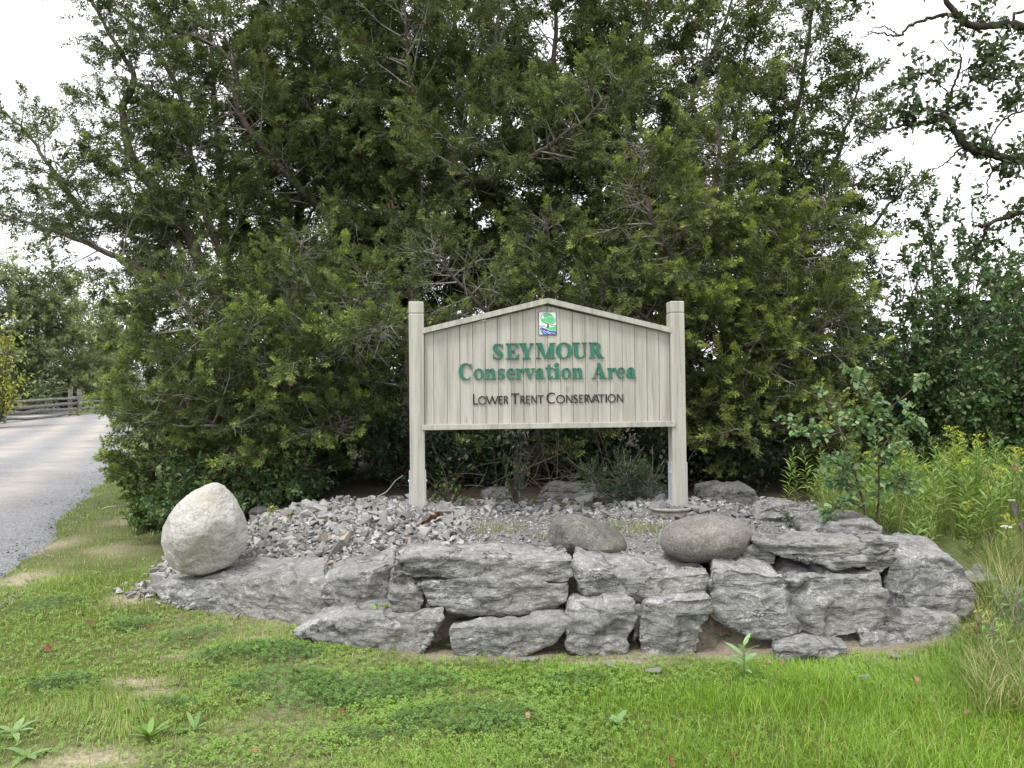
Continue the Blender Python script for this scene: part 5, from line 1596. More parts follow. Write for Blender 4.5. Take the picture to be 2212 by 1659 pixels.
V, F, C = scatter(OAK[0], OAK[1], lp, frames(ld, rk.uniform(-1.5, 1.5, len(lp))), rk.uniform(0.060, 0.105, len(lp)), np.clip(c, 0.01, 0.4))
mk('crown', V - ob, F, M['leaf'], oak, col=C)

# sapling on the right end of the wall ------------------------------------------
def z8(*pts): return [(1607 + x * 0.3646, 518 + y * 0.3646) for x, y in pts]


SD = 6.35
sb = np.array(at(1880, 1166, SD)); sb[2] = min(sb[2], float(H0(sb[0], sb[1])) + 0.12)
sap = [[(1880, 1166)] + z8((790, 1650), (800, 1400), (795, 1100), (830, 1030), (980, 900), (1060, 810)), z8((796, 1100), (820, 1040), (780, 960), (700, 840), (640, 770)),
       [(1878, 1166)] + z8((722, 1640), (665, 1400), (600, 1200), (570, 1130), (530, 1000), (460, 910)), z8((575, 1140), (500, 1160), (420, 1150), (340, 1110), (250, 1090)),
       z8((800, 1180), (700, 1100), (650, 1050)), z8((798, 1250), (880, 1160), (960, 1110), (1020, 1050)), z8((700, 1500), (600, 1450), (520, 1440)), z8((795, 1480), (880, 1440), (960, 1420), (1030, 1450)),
       z8((660, 1390), (560, 1330), (500, 1300)), z8((795, 1350), (860, 1300), (900, 1240)), z8((720, 1600), (640, 1560), (540, 1590), (470, 1640))]
sap = [np.array([at(px, py, SD + rk.normal() * 0.08) if i else at(px, py, SD) for i, (px, py) in enumerate(p)]) for p in sap]
leafy('sapling', 'slender sapling with pale green leaves growing behind the flaking slab', 'sapling', sb, [spline(p, 14) for p in sap], 200, 0.054, G4 * np.array([1.35, 1.4, 1.75]), 1500, tmpl=ROUND, twigs_per=11, twl=0.12, start=0.18, srad=0.010, var=0.2)

# left background: trees beyond the fence ----------------------------------------
for (lab, px, y, h, L, tint, seed, lt) in (('big rounded grey-green cedar beyond the rail fence', 95, 47, 8.2, 3.6, (1.75, 1.6, 2.3), 61, 0.5), ('shaded cedar beyond the far rails at the bend of the road', 190, 54, 7.0, 3.0, (1.75, 1.65, 2.2), 62, 0.5),  # paler, greyer tints put the aerial haze into the foliage colour
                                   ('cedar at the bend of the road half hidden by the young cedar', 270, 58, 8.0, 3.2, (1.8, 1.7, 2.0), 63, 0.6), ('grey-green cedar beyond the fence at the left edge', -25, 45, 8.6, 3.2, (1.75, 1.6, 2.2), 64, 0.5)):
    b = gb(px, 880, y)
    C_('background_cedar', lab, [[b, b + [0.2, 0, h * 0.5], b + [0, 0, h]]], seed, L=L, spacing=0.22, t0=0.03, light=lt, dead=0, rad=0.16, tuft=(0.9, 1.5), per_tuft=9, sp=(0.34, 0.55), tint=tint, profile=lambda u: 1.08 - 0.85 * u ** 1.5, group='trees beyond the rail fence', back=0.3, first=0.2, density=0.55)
for (lab, px, y, rx, h, n, c, sz, seed) in (('yellow-green broad-leaved tree at the left edge of the road', -12, 30, 1.15, 5.0, 2600, (0.30, 0.33, 0.06), 0.15, 71), ('pale airy tree rising behind the grey-green cedar', 70, 62, 5.0, 15.0, 3200, (0.20, 0.24, 0.10), 0.36, 72),
                                            ('light leafy tree in the gap above the far fence', 215, 66, 3.6, 11.0, 2200, (0.22, 0.25, 0.09), 0.34, 73), ('low light green bush behind the far rails', 235, 50, 2.2, 3.4, 1600, (0.17, 0.22, 0.08), 0.26, 74), ('low shaded bush behind the near rails', 60, 42, 3.2, 2.8, 2200, (0.10, 0.13, 0.06), 0.26, 75), ('low shaded bush behind the joint of the two fence runs', 150, 46, 2.6, 2.6, 1800, (0.10, 0.13, 0.06), 0.26, 76)):
    b = gb(px, 880, y)
    leafy('background_tree', lab, 'tree', b, dome(b, rx, rx * 0.8, h, 40, r3, 0.12), seed, sz, c, n, tmpl=LEAF4, srad=0.05, twl=h * 0.09, twigs_per=8, group='trees beyond the rail fence', spread=0.5)

# split-rail fence ----------------------------------------------------------------
t = NT('old_rails'); M['rail'] = t.surface(t.ramp(t.noise(t.coords(scale=(1, 1, 1)), 7, 5, 0.7), [(0.3, (0.10, 0.095, 0.09)), (0.7, (0.25, 0.24, 0.225))]), 0.9, None, 0.15)


def rail_fence(label, pts, seed, nr=4, gap=0.27):
    r = np.random.default_rng(seed)
    Pg = [np.array([p[0], p[1], float(H0(p[0], p[1]))]) for p in pts]
    root = thing('rail_fence', label, 'fence', tuple(Pg[0]), 0, 'split rail fence along the road')
    for i in range(len(Pg) - 1):
        a, b = Pg[i], Pg[i + 1]; d = (b - a) / np.linalg.norm(b - a)
        for k in range(nr):
            z = 0.14 + gap * k + (0.13 if i % 2 else 0)
            q0, q1 = a - d * 0.35 + [0, 0, z], b + d * 0.35 + [0, 0, z]
            Q = np.linspace(q0, q1, 7) + r.normal(size=(7, 3)) * 0.03
            V, F = tube(Q, 0.085 * r.uniform(0.75, 1.15), 6)
            o = mk('rail', V - Pg[0], F, M['rail'], root)
    for i, p in enumerate(Pg):
        for s in (-1, 1):
            q = p + np.array([0.10 * s, 0.22 * s, 0])
            V, F = tube([q - [0, 0, 0.1], q + [0.02 * s, 0, 0.6], q + [0, 0, 1.42]], 0.065, 6)
            mk('post', V - Pg[0], F, M['rail'], root)
    return root


fl = [gb(px, 900, y)[:2] for px, y in ((-260, 30.0), (-120, 31.5), (-2, 33.5), (160, 39.5))]
rail_fence('near run of weathered split rails at the left edge of the road', fl, 1)
fr = [gb(px, 900, y)[:2] for px, y in ((164, 40.5), (262, 47.0), (330, 55.0))]
rail_fence('far run of weathered split rails where the road bends away', fr, 2)
# ------------------------------------------------------------------ lawn
M['grass'] = leaf_mat('grass_blades', 0.30, 0.5, 0.35)
rg = np.random.default_rng(404)


CLOVER = [(95, 1312, 0.30, 0.28, 1), (290, 1352, 0.20, 0.17, 1), (430, 1372, 0.28, 0.20, 1), (560, 1420, 0.42, 0.24, 1.2), (620, 1480, 0.36, 0.20, 1.2), (700, 1510, 0.34, 0.20, .9), (140, 1485, 0.26, 0.12, 1), (380, 1530, 0.16, 0.10, .8), (600, 1545, 0.22, 0.14, .9), (860, 1480, 0.5, 0.3, .75), (1000, 1560, 0.6, 0.3, .65),
          (1250, 1480, 0.6, 0.25, .5), (820, 1600, 0.5, 0.2, .5), (1180, 1600, .5, .2, .4), (500, 1640, .3, .2, .4)]


def lawn_sample(n, y0, y1, pw, seed):
    r = np.random.default_rng(seed)
    y = y0 + (y1 - y0) * r.random(n) ** pw
    x = (r.random(n) * 2 - 1) * (0.70 * y + 0.35)
    s = y - wall_y(x)
    inw = (s > -0.02) & (x > -2.95) & (x < 3.15)
    ok = ~inw & (in_road(x, y) < 0.4) & (planter(x, y) < 0.15)
    ok &= ~((y > 8.0) & (x > -3.9 - 0.25 * (y - 8)))
    ok &= ~((x > 3.1) & (s > 0.6))
    ok &= ~((s > -0.10) & (x > -2.9) & (x < 2.9) & (r.random(n) < 0.75))
    return x[ok], y[ok], r


def blade(seg):
    if seg == 1: return np.array([(-.5, 0, 0), (.5, 0, 0), (0, 0.25, 1.0)], float), np.array([(0, 1, 2)])
    return np.array([(-.5, 0, 0), (.5, 0, 0), (-.36, .12, .55), (.36, .12, .55), (0, .42, 1.0)], float), np.array([(0, 1, 3), (0, 3, 2), (2, 3, 4)])


parts = []
for seg, n, y0, y1, pw, seed in ((3, 70000, 3.05, 4.7, 1.15, 1), (1, 120000, 4.0, 7.2, 1.0, 2), (1, 42000, 6.6, 16.0, 1.3, 3)):
    x, y, r = lawn_sample(n, y0, y1, pw, seed)
    p3 = np.stack([x, y, x * 0], axis=1)
    bare = np.clip(patch(x, y, BARE) + 0.12 * fbm(p3 * 3.0, 3, 5.0), 0, 1)
    clv = np.clip(patch(x, y, CLOVER), 0, 1)
    left = sstep(0.2, -1.6, x + 0.35 * fbm(p3 * 0.9, 3, 51.0))
    keep = r.random(len(x)) > np.maximum(bare * 0.96, np.maximum(clv * 0.78, left * (0.16 + 0.50 * np.clip(fbm(p3 * 2.2, 3, 63.0), 0, 1))))
    x, y, p3, left, clv = x[keep], y[keep], p3[keep], left[keep], clv[keep]
    z = H(x, y); k = len(x)
    lush = sstep(-0.6, 1.6, x) * sstep(4.75, 3.7, y)
    edge_ = sstep(2.2, 3.4, x)
    h = (0.038 + 0.055 * lush + 0.05 * edge_ * sstep(5.6, 4.6, y) + 0.006 * left) * r.uniform(0.55, 1.35, k) * (1 + 0.35 * fbm(p3 * 1.7, 2, 8.0))
    h = np.where(y > 7, h * 1.1, h)
    w = (0.0034 if seg == 3 else 0.0058) * r.uniform(0.7, 1.3, k) * np.clip(y / 5.0, 0.8, 2.4)
    az = r.uniform(0, 6.28, k); flow = 1.2 * fbm(p3 * 0.8, 2, 91.0)
    az = np.where(r.random(k) < 0.5, az, flow * 3.1)
    lean = 0.4 + 1.5 * r.random(k) ** 1.5
    ca, sa = np.cos(az), np.sin(az)
    rot = np.zeros((k, 3, 3)); rot[:, :, 0] = np.stack([ca, sa, ca * 0], 1); rot[:, :, 1] = np.stack([-sa, ca, ca * 0], 1); rot[:, :, 2] = np.array([0, 0, 1.0])
    bright = np.array([0.235, 0.390, 0.045]); mid = np.array([0.165, 0.280, 0.045]); dull = np.array([0.215, 0.310, 0.070]); straw = np.array([0.46, 0.41, 0.21])
    m1 = np.clip(0.55 + 0.75 * fbm(p3 * 1.1, 3, 33.0), 0, 1)[:, None]
    c = mid + (bright - mid) * np.maximum(m1 * 0.8, lush[:, None])
    c = c + (dull - c) * (left * 0.6)[:, None]
    st = r.random(k) < (0.03 + 0.17 * left + 0.04 * lush)
    c[st] = straw * r.uniform(0.7, 1.1, (st.sum(), 1))
    yl = (r.random(k) < 0.06 * lush + 0.02); c[yl] = np.array([0.42, 0.42, 0.08])
    c = c * r.uniform(0.72, 1.22, (k, 1))
    tv, tf = blade(seg)
    sc = np.stack([w, h * lean * 1.6, h], axis=1)
    V, F, C = scatter(tv, tf, np.stack([x, y, z - 0.006], axis=1), rot, sc, c)
    parts.append((V, F, C))
V, F, C = merge(parts)
tag(mk('grass', V, F, M['grass'], col=C), kind='stuff')

# clover and small broad leaves among the grass
x, y, r = lawn_sample(200000, 3.1, 7.4, 1.05, 9)
w = patch(x, y, CLOVER)
p3 = np.stack([x, y, x * 0], axis=1)
keep = r.random(len(x)) < (1 - np.clip(patch(x, y, BARE), 0, 1)) * (np.clip(w * 1.0 * (0.75 + 0.8 * fbm(p3 * 3.5, 2, 3.0)), 0, 1) * 0.72 + 0.09)
x, y, w = x[keep], y[keep], w[keep]; k = len(x)
LV, LF = [], []
for q in range(3):
    a = q * 2.094; ca, sa = math.cos(a), math.sin(a); o = len(LV)
    for (u, v, zz) in ((0, 0.03, 0), (-.42, .55, .10), (.42, .55, .10), (0, 1.0, .02)):
        LV.append((u * ca - v * sa, u * sa + v * ca, zz))
    LF += [(o, o + 2, o + 1), (o + 1, o + 2, o + 3)]
LV, LF = np.array(LV, float), np.array(LF)
tz = np.clip(w, 0.2, 1.1)
z = H(x, y) + r.uniform(0.008, 0.065, k) * tz + 0.012
nrm = np.stack([r.normal(size=k) * 0.35, r.normal(size=k) * 0.35 - 0.18, np.ones(k)], axis=1)
nrm /= np.linalg.norm(nrm, axis=1)[:, None]
a = r.uniform(0, 6.28, k); t0_ = np.stack([np.cos(a), np.sin(a), a * 0], axis=1)
yy = np.cross(nrm, t0_); yy /= np.linalg.norm(yy, axis=1)[:, None]; xx = np.cross(yy, nrm)
rot = np.stack([xx, yy, nrm], axis=2)
c = np.array([0.095, 0.178, 0.038]) * r.uniform(0.65, 1.45, (k, 1))
c = c + np.array([0.07, 0.09, 0.01]) * (w < 0.45)[:, None]
V, F, C = scatter(LV, LF, np.stack([x, y, z], axis=1), rot, r.uniform(0.011, 0.019, k), c)
tag(mk('clover', V, F, M['grass'], col=C), kind='stuff')

# ------------------------------------------------------------------ weeds and single plants in the lawn
def flat_col(V, c, r, var=0.12): return np.tile(np.array(c), (len(V), 1)) * (1 + 0 * V[:, :1])


def arched_leaf(ln, wd, rise, droop, n=5, fold=0.12):
    """A single leaf ribbon along +Y with a folded midrib, arching up then over."""
    u = np.linspace(0, 1, n); prof = np.sin(np.pi * np.clip(0.08 + 0.92 * u ** 0.85, 0, 1)) ** 0.8
    prof[0] = 0.18; prof[-1] = 0.0
    yv = ln * u * (1 - 0.15 * droop * u); zv = rise * u - droop * ln * u ** 2
    V = []
    for i in range(n):
        w_ = wd / 2 * prof[i]
        V += [(-w_, yv[i], zv[i] + fold * w_), (0, yv[i], zv[i]), (w_, yv[i], zv[i] + fold * w_)]
    F = []
    for i in range(n - 1):
        F += [(3 * i, 3 * i + 1, 3 * i + 4, 3 * i + 3), (3 * i + 1, 3 * i + 2, 3 * i + 5, 3 * i + 4)]
    return np.array(V, float), np.array(F)


def rosette(name, label, cat, px, py, n, ln, wd, rise, c, seed, group=None, y=None):
    r = np.random.default_rng(seed); g = ground(px, py)
    root = thing(name, label, cat, (g[0], g[1], g[2]), r.uniform(0, 6), group)
    for i in range(n):
        L_ = ln * r.uniform(0.7, 1.15)
        V, F = arched_leaf(L_, wd * r.uniform(0.8, 1.15), L_ * rise * r.uniform(0.6, 1.3), r.uniform(0.2, 0.55))
        cc = np.array(c) * r.uniform(0.8, 1.25)
        o = mk('leaf', V, F, M['leaf'], root, col=np.tile(cc, (len(V), 1)), smooth=True)
        o.rotation_euler = (r.normal() * 0.1, 0, i * 2.4 + r.normal() * 0.3); o.location = (0, 0, 0.012)
    return root


LG = (0.15, 0.27, 0.06)
rosette('weed_rosette', 'broad-leaved weed rosette with upright leaves near the bottom left, right of the bare patch', 'weed', 322, 1596, 9, 0.13, 0.030, 0.85, LG, 1)
rosette('weed_rosette', 'narrow-leaved rosette just right of the biggest bottom left weed', 'weed', 420, 1580, 6, 0.13, 0.024, 0.6, (0.14, 0.24, 0.07), 2)
rosette('weed_rosette', 'pale long-leaved weed at the bottom left corner', 'weed', 30, 1590, 8, 0.14, 0.034, 0.5, (0.20, 0.30, 0.12), 3)
rosette('weed_rosette', 'weed rosette lowest in the bottom left corner', 'weed', 60, 1640, 7, 0.13, 0.032, 0.4, (0.15, 0.26, 0.08), 4)
rosette('weed_rosette', 'small dandelion-like rosette below the orange leaf in the middle of the lawn', 'weed', 1170, 1592, 8, 0.09, 0.024, 0.4, (0.10, 0.19, 0.06), 5)
rosette('weed_rosette', 'round-leaved grey-green weed in the tall grass right of the lawn middle', 'weed', 1330, 1570, 9, 0.07, 0.04, 0.8, (0.20, 0.33, 0.14), 6)
rosette('weed_rosette', 'small weed at the sandy gap between the two low wall blocks', 'weed', 948, 1400, 7, 0.11, 0.028, 0.6, (0.10, 0.19, 0.06), 7)
rosette('weed_rosette', 'weed with pale leaves growing in the pebbles under the middle of the sign', 'weed', 1226, 1152, 7, 0.13, 0.03, 0.9, (0.20, 0.28, 0.08), 8)
rosette('weed_rosette', 'low weed in the soil left of the milkweed', 'weed', 1560, 1378, 6, 0.10, 0.028, 0.5, (0.12, 0.22, 0.06), 9)
rosette('grass_tuft', 'green grass tuft at the foot of the squarish wall block', 'grass tuft', 1246, 1402, 26, 0.13, 0.006, 1.1, (0.10, 0.22, 0.04), 10)
rosette('grass_tuft', 'thin grass tuft in the gap under the right end of the layered block', 'grass tuft', 1240, 1320, 16, 0.13, 0.006, 0.9, (0.17, 0.25, 0.06), 11)
rosette('grass_tuft', 'grass tuft in the gap between the two squarish bottom blocks', 'grass tuft', 1385, 1398, 18, 0.13, 0.006, 0.9, (0.18, 0.27, 0.06), 12)

# milkweed
g = ground(1607, 1462)
mwr = thing('milkweed_plant', 'young milkweed with big pale green leaves standing in the lawn below the creased boulder', 'plant', (g[0], g[1], g[2]))
V, F = tube([(0, 0, -0.02), (0.005, 0, 0.12), (0.0, 0, 0.205)], [0.006, 0.005, 0.003], 6)
mk('stem', V, F, M['leaf'], mwr, col=np.tile([0.22, 0.33, 0.14], (len(V), 1)), smooth=True)
r = np.random.default_rng(8)
for i in range(9):
    zz = 0.05 + 0.019 * i; L_ = 0.125 if 0 < i < 6 else 0.08
    V, F = arched_leaf(L_, L_ * 0.36, L_ * (0.35 + 0.11 * i), 0.28, 7, 0.25)
    o = mk('leaf', V, F, M['leaf'], mwr, col=np.tile(np.array([0.24, 0.40, 0.16]) * r.uniform(0.85, 1.15), (len(V), 1)), smooth=True)
    o.location = (0, 0, zz); o.rotation_euler = (0, 0, (0 if i % 2 else math.pi) + (i // 2) * math.pi / 2 + 0.6 + r.normal() * 0.2)

# chicory flowers
t = NT('chicory_blue'); M['chicory'] = t.surface((0.17, 0.27, 0.74), 0.7, None, 0.2)
PET = arched_leaf(0.022, 0.009, 0.006, 0.1, 4)
for px, py, lab in ((312, 1535, 'pale blue chicory flower right of the clover patches at the bottom left'), (82, 1502, 'small blue chicory flower near the lower left edge of the lawn'), (3, 1390, 'blue chicory flower cut by the left edge of the picture')):
    g = ground(px, py + 14)
    root = thing('chicory_flower', lab, 'flower', (g[0], g[1], g[2]), 0, 'blue chicory flowers in the lawn')
    V, F = tube([(0, 0, -0.01), (0.006, 0, 0.05), (0, -0.01, 0.085)], 0.0016, 4); mk('stem', V, F, M['leaf'], root, col=np.tile([0.10, 0.18, 0.05], (len(V), 1)))
    for i in range(11):
        o = mk('petal', PET[0], PET[1], M['chicory'], root); o.location = (0, -0.01, 0.085); o.rotation_euler = (-0.5, 0, i * 0.571); o.rotation_mode = 'ZXY'

# fallen leaves
t = NT('dead_leaf')
oi = t.new('ObjectInfo')
M['dead_leaf'] = t.surface(t.mix(1.0, t.ramp(oi.outputs['Random'], [(0, (0.17, 0.085, 0.045)), (0.5, (0.25, 0.14, 0.075)), (1, (0.33, 0.22, 0.13))]), t.ramp(t.noise(t.coords(), 60, 3), [(0.3, 0.7), (0.7, 1.15)]), 'MULTIPLY'), 0.8, None, 0.2)
DLm = []
for k in range(3):
    V, F = lobed() if k else oval(0.6, 0.2)
    V = V.copy(); V[:, 2] += 0.45 * V[:, 0] ** 2 * (4 if k else 1.5) + 0.12 * np.sin(V[:, 1] * 4 + k)
    o = mk('fallen_leaf', V, F, M['dead_leaf']); DLm.append(o.data); bpy.data.objects.remove(o)
rl = np.random.default_rng(21)
LV_ = [(97, 1410, 'curled dark brown leaf upright in the grass at the lower left'), (83, 1425, 'tan crumpled leaf beside the curled dark brown one'), (205, 1363, 'large reddish brown leaf left of the clover'), (318, 1370, 'folded brown leaf between two clover patches'), (420, 1388, 'tan oak leaf on clover below the tapering wall stone'), (208, 1290, 'red-brown leaf standing in the dry grass left of the tapering stone'),
       (62, 1270, 'small orange leaf at the road edge'), (648, 1472, 'orange-brown leaf beside the right edge of the clover'), (1143, 1572, 'bright orange-tan leaf alone in the middle of the lawn'), (1655, 1440, 'tan leaf fragment in front of the flat pale stone'), (1690, 1446, 'pair-like tan leaf just right of the flat pale stone front'), (1450, 1672, ''), (510, 1530, 'small dark brown leaf at the lower clover patch'),
       (232, 1216, 'brown leaf on the grass left of the pale boulder'), (300, 1176, 'tan leaf near the gravel left of the pale boulder'), (150, 1168, 'leaf on the road verge'), (420, 1178, ''), (660, 1180, 'orange leaf on the rubble right of the pale boulder'), (696, 1218, 'small orange leaf on the rubble above the wedge block'), (1980, 1488, ''), (2090, 1560, ''), (1600, 1640, ''), (1785, 1530, ''), (180, 1330, ''), (262, 1268, ''), (545, 1640, ''), (735, 1560, 'pale twig-like leaf scrap low in the lawn')]
for px, py, lab in LV_:
    g = ground(px, py); s = rl.uniform(0.045, 0.068) * (0.8 if py < 1300 else 1)
    o = bpy.data.objects.new('fallen_leaf', DLm[rl.integers(3)]); COL.objects.link(o)
    o.location = (g[0], g[1], g[2] + 0.035); o.scale = (s, s, s); o.rotation_euler = (rl.normal() * 0.5 + 0.3, rl.normal() * 0.4, rl.uniform(0, 6.28))
    tag(o, lab or 'small dry brown leaf lying in the grass', 'fallen leaf', 'fallen brown leaves')

# pale chips of stone in the lawn
for px, py, s, lab in ((1412, 1458, 0.16, 'flat white stone chip in the lawn below the gap of the squarish blocks'), (1320, 1448, 0.09, 'small pale stone chip left of the flat white one'), (1140, 1430, 0.15, 'flat pale stone at the lawn edge below the oblong block'), (1862, 1464, 0.13, 'flat white stone chip right of the half-sunk pale stone'), (1846, 1452, 0.06, 'tiny brown stone beside the right white chip'),
                       (1934, 1420, 0.11, 'low pale stone in the grass before the broad slab'), (1964, 1415, 0.08, 'pale stone right of the low pale one'), (1996, 1408, 0.06, 'rightmost small white stone before the broad slab'), (1490, 1392, 0.09, 'grey stone in the soil between block and milkweed')):
    g = ground(px, py)
    o = bpy.data.objects.new('stone_chip', SHARDS[rl.integers(len(SHARDS))]); COL.objects.link(o)
    o.location = (g[0], g[1], g[2] + 0.018); o.scale = (s, s * 0.8, s * 0.45); o.rotation_euler = (rl.normal() * 0.1, rl.normal() * 0.1, rl.uniform(-0.4, 0.4))
    tag(o, lab, 'stone')

# ------------------------------------------------------------------ meadow on the right
M['goldenrod'] = leaf_mat('goldenrod_bloom', 0.15, 0.8, 0.1)
PLM = [r_ for r_ in range(4)]


def goldenrod(label, seed, h, bloom, c=(0.23, 0.34, 0.09)):
    r = np.random.default_rng(seed)
    root = thing('goldenrod', label, 'wildflower', (0, 0, 0), 0, 'goldenrod plants in the meadow')
    st = curve((0, 0, 0), (r.normal() * 0.08, r.normal() * 0.08, 1), h, 8, (r.normal() * 0.15, r.normal() * 0.15, 0), 0.08, r)
    V, F = tube(st, np.linspace(0.005, 0.002, 9), 5)
    mk('stem', V, F, M['leaf'], root, col=np.tile([0.13, 0.17, 0.055], (len(V), 1)), smooth=True)
    n = int(62 * h); u = np.linspace(0.10, 0.93 if bloom else 1.0, n)
    pos = np.array([along(st, q)[0] for q in u]); az = np.arange(n) * 2.4 + r.normal(size=n) * 0.3
    d = np.stack([np.cos(az), np.sin(az), r.uniform(0.15, 0.9, n) + 0.5 * u ** 3], axis=1)
    sz = (0.125 * np.sin(np.pi * np.clip(0.12 + u * 0.80, 0, 1)) + 0.02) * r.uniform(0.8, 1.2, n)
    cc = np.array(c) * r.uniform(0.7, 1.25, (n, 1)); cc[u < 0.25] *= np.array([1.1, 0.95, 0.8])
    V, F, C = scatter(LANCE[0] * np.array([0.72, 1, 1]), LANCE[1], pos, frames(d, r.uniform(-0.4, 0.4, n)), sz, np.clip(cc, .01, .6))
    mk('foliage', V, F, M['leaf'], root, col=C)
    if bloom:
        tip = st[-1]; pp, pd, ps = [], [], []
        for k in range(13):
            a = r.uniform(0, 6.28); q = r.random(); L_ = (0.13 - 0.07 * q) * r.uniform(0.6, 1.1)
            p0 = along(st, 0.70 + 0.30 * q)[0]
            B = curve(p0, (math.cos(a), math.sin(a), 1.6), L_ * 1.3, 5, (math.cos(a) * 0.5, math.sin(a) * 0.5, -1.0), 0.1, r)
            for uu in np.linspace(0.2, 1, 13):
                pp.append(along(B, uu)[0] + r.normal(size=3) * 0.003); pd.append(r.normal(size=3) + np.array([0, 0, 0.9])); ps.append(0.017 * (1.15 - 0.5 * uu))
        pp, pd, ps = np.array(pp), np.array(pd), np.array(ps); m = len(pp)
        V, F, C = scatter(LEAF4[0], LEAF4[1], pp, frames(pd, r.uniform(-1, 1, m)), ps * 1.25, np.array([0.46, 0.49, 0.08]) * r.uniform(0.75, 1.2, (m, 1)))
        mk('flower_plume', V, F, M['goldenrod'], root, col=C)
    return root


LB = 'leafy goldenrod stem not yet in flower in the meadow right of the wall'
LF_ = 'goldenrod with a small yellow plume in the meadow right of the wall'
protos = [goldenrod(LB, 1, 0.72, False), goldenrod(LB, 2, 0.62, False), goldenrod(LB, 3, 0.80, False, (0.20, 0.30, 0.08)), goldenrod(LF_, 4, 0.74, True), goldenrod(LF_, 5, 0.86, True)]
rm = np.random.default_rng(63)
first = [True] * 5


def put(k, g, s=1.0, lab=None):
    if first[k]:
        o = protos[k]; first[k] = False
        o.location = g; o.rotation_euler = (0, 0, rm.uniform(0, 6.28)); o.scale = (s, s, s)
        if lab: o['label'] = lab
        return o
    return dup(protos[k], tuple(g), rm.uniform(0, 6.28), lab or (LF_ if k > 2 else LB), s)


def clear(g): return not inside_rock((g[0], g[1], g[2] + 0.0), 0.03)


for px, d, s, lab in ((2075, 7.2, 1.05, 'tallest goldenrod, its arching yellow plumes against the dark thicket'), (2110, 7.3, 0.95, 'goldenrod with yellow plumes just right of the tallest one'), (2055, 7.4, 0.92, 'goldenrod with yellow plumes just left of the tallest one'), (1955, 7.6, 0.82, 'goldenrod plume standing right of the sapling stem'), (1905, 7.8, 0.80, 'goldenrod plume just behind the sapling'), (1878, 8.0, 0.8, 'leftmost goldenrod plume, behind the sapling'),
                      (2000, 7.3, 0.72, 'goldenrod with a short plume left of the tall cluster'), (2140, 6.8, 0.7, 'pale budding goldenrod right of the tall cluster'), (2200, 7.0, 0.95, 'goldenrod plume at the right edge of the picture'), (2176, 6.2, 0.72, 'budding goldenrod behind the purple flower spike')):
    g = np.array(at(px, 1100, d)); g[2] = float(H(np.array([g[0]]), np.array([g[1]]))[0])
    put(4 if s > 0.9 else 3, g, s, lab)
cnt = 0
while cnt < 120:
    px = rm.uniform(1700, 2260); d = rm.uniform(5.9, 9.0)
    if px < 1880 and d < 7.0: continue
    if px < 2110 and d < 6.1: continue
    g = np.array(at(px, 1100, d)); g[2] = float(H(np.array([g[0]]), np.array([g[1]]))[0])
    if not clear(g): continue
    s = rm.uniform(0.62, 1.02) * (0.85 if px < 1900 else 1.0) * (0.8 if d < 6.4 else 1)
    put(int(rm.integers(0, 3)) if rm.random() < 0.94 else 3, g, s)
    cnt += 1

# other flowers
t = NT('white_umbel'); M['umbel'] = t.surface((0.74, 0.76, 0.70), 0.8, None, 0.1)
t = NT('purple_bloom'); M['purple'] = t.surface((0.33, 0.06, 0.45), 0.8, None, 0.15)
t = NT('dry_head'); M['dry'] = t.surface((0.30, 0.19, 0.13), 0.9, None, 0.1)


def stalk(name, label, cat, px, py, y, head, rad_, mat, n, elong=1.0, seed=0):
    """Single flower stalk; the head is made of many small florets."""
    r = np.random.default_rng(seed); top = np.array(at(px, py, y)); b = np.array([top[0] + 0.06, top[1], float(H(np.array([top[0]]), np.array([top[1]]))[0])])
    root = thing(name, label, cat, tuple(b))
    V, F = tube(spline([b - b, (top - b) * 0.5 + [0.02, 0, 0.02], top - b], 9), 0.0028, 5); mk('stem', V, F, M['leaf'], root, col=np.tile([0.16, 0.19, 0.07], (len(V), 1)), smooth=True)
    if head == 'umbel':
        a = r.uniform(0, 6.28, n); q = r.random(n) ** 0.5
        P = np.stack([q * np.cos(a) * rad_, q * np.sin(a) * rad_, 0.02 - 0.25 * rad_ * q ** 2 + r.normal(size=n) * 0.002], axis=1)
        D = r.normal(size=(n, 3)) * np.array([1, 1, 0.15]); S = np.full(n, rad_ * 0.22)
        tw = Twigs()
        for k in range(14):
            tw.add([top - b - [0, 0, rad_ * 0.8], top - b + P[k]], 0.0012, 0.0008, 3)
        V, F = tw.get(); mk('rays', V, F, M['leaf'], root, col=np.tile([0.16, 0.22, 0.08], (len(V), 1)))
    else:
        D = r.normal(size=(n, 3)); D /= np.linalg.norm(D, axis=1)[:, None]
        P = D * rad_ * np.array([1, 1, elong]) * r.uniform(0.6, 1.0, (n, 1)); S = np.full(n, rad_ * (0.5 if elong > 1.5 else 0.45)); D = D + r.normal(size=D.shape) * 0.3
    V, F, _ = scatter(LEAF4[0], LEAF4[1], P + (top - b), frames(D, r.uniform(-1, 1, n)), S * r.uniform(0.7, 1.3, n))
    mk('flower_head', V, F, mat, root)


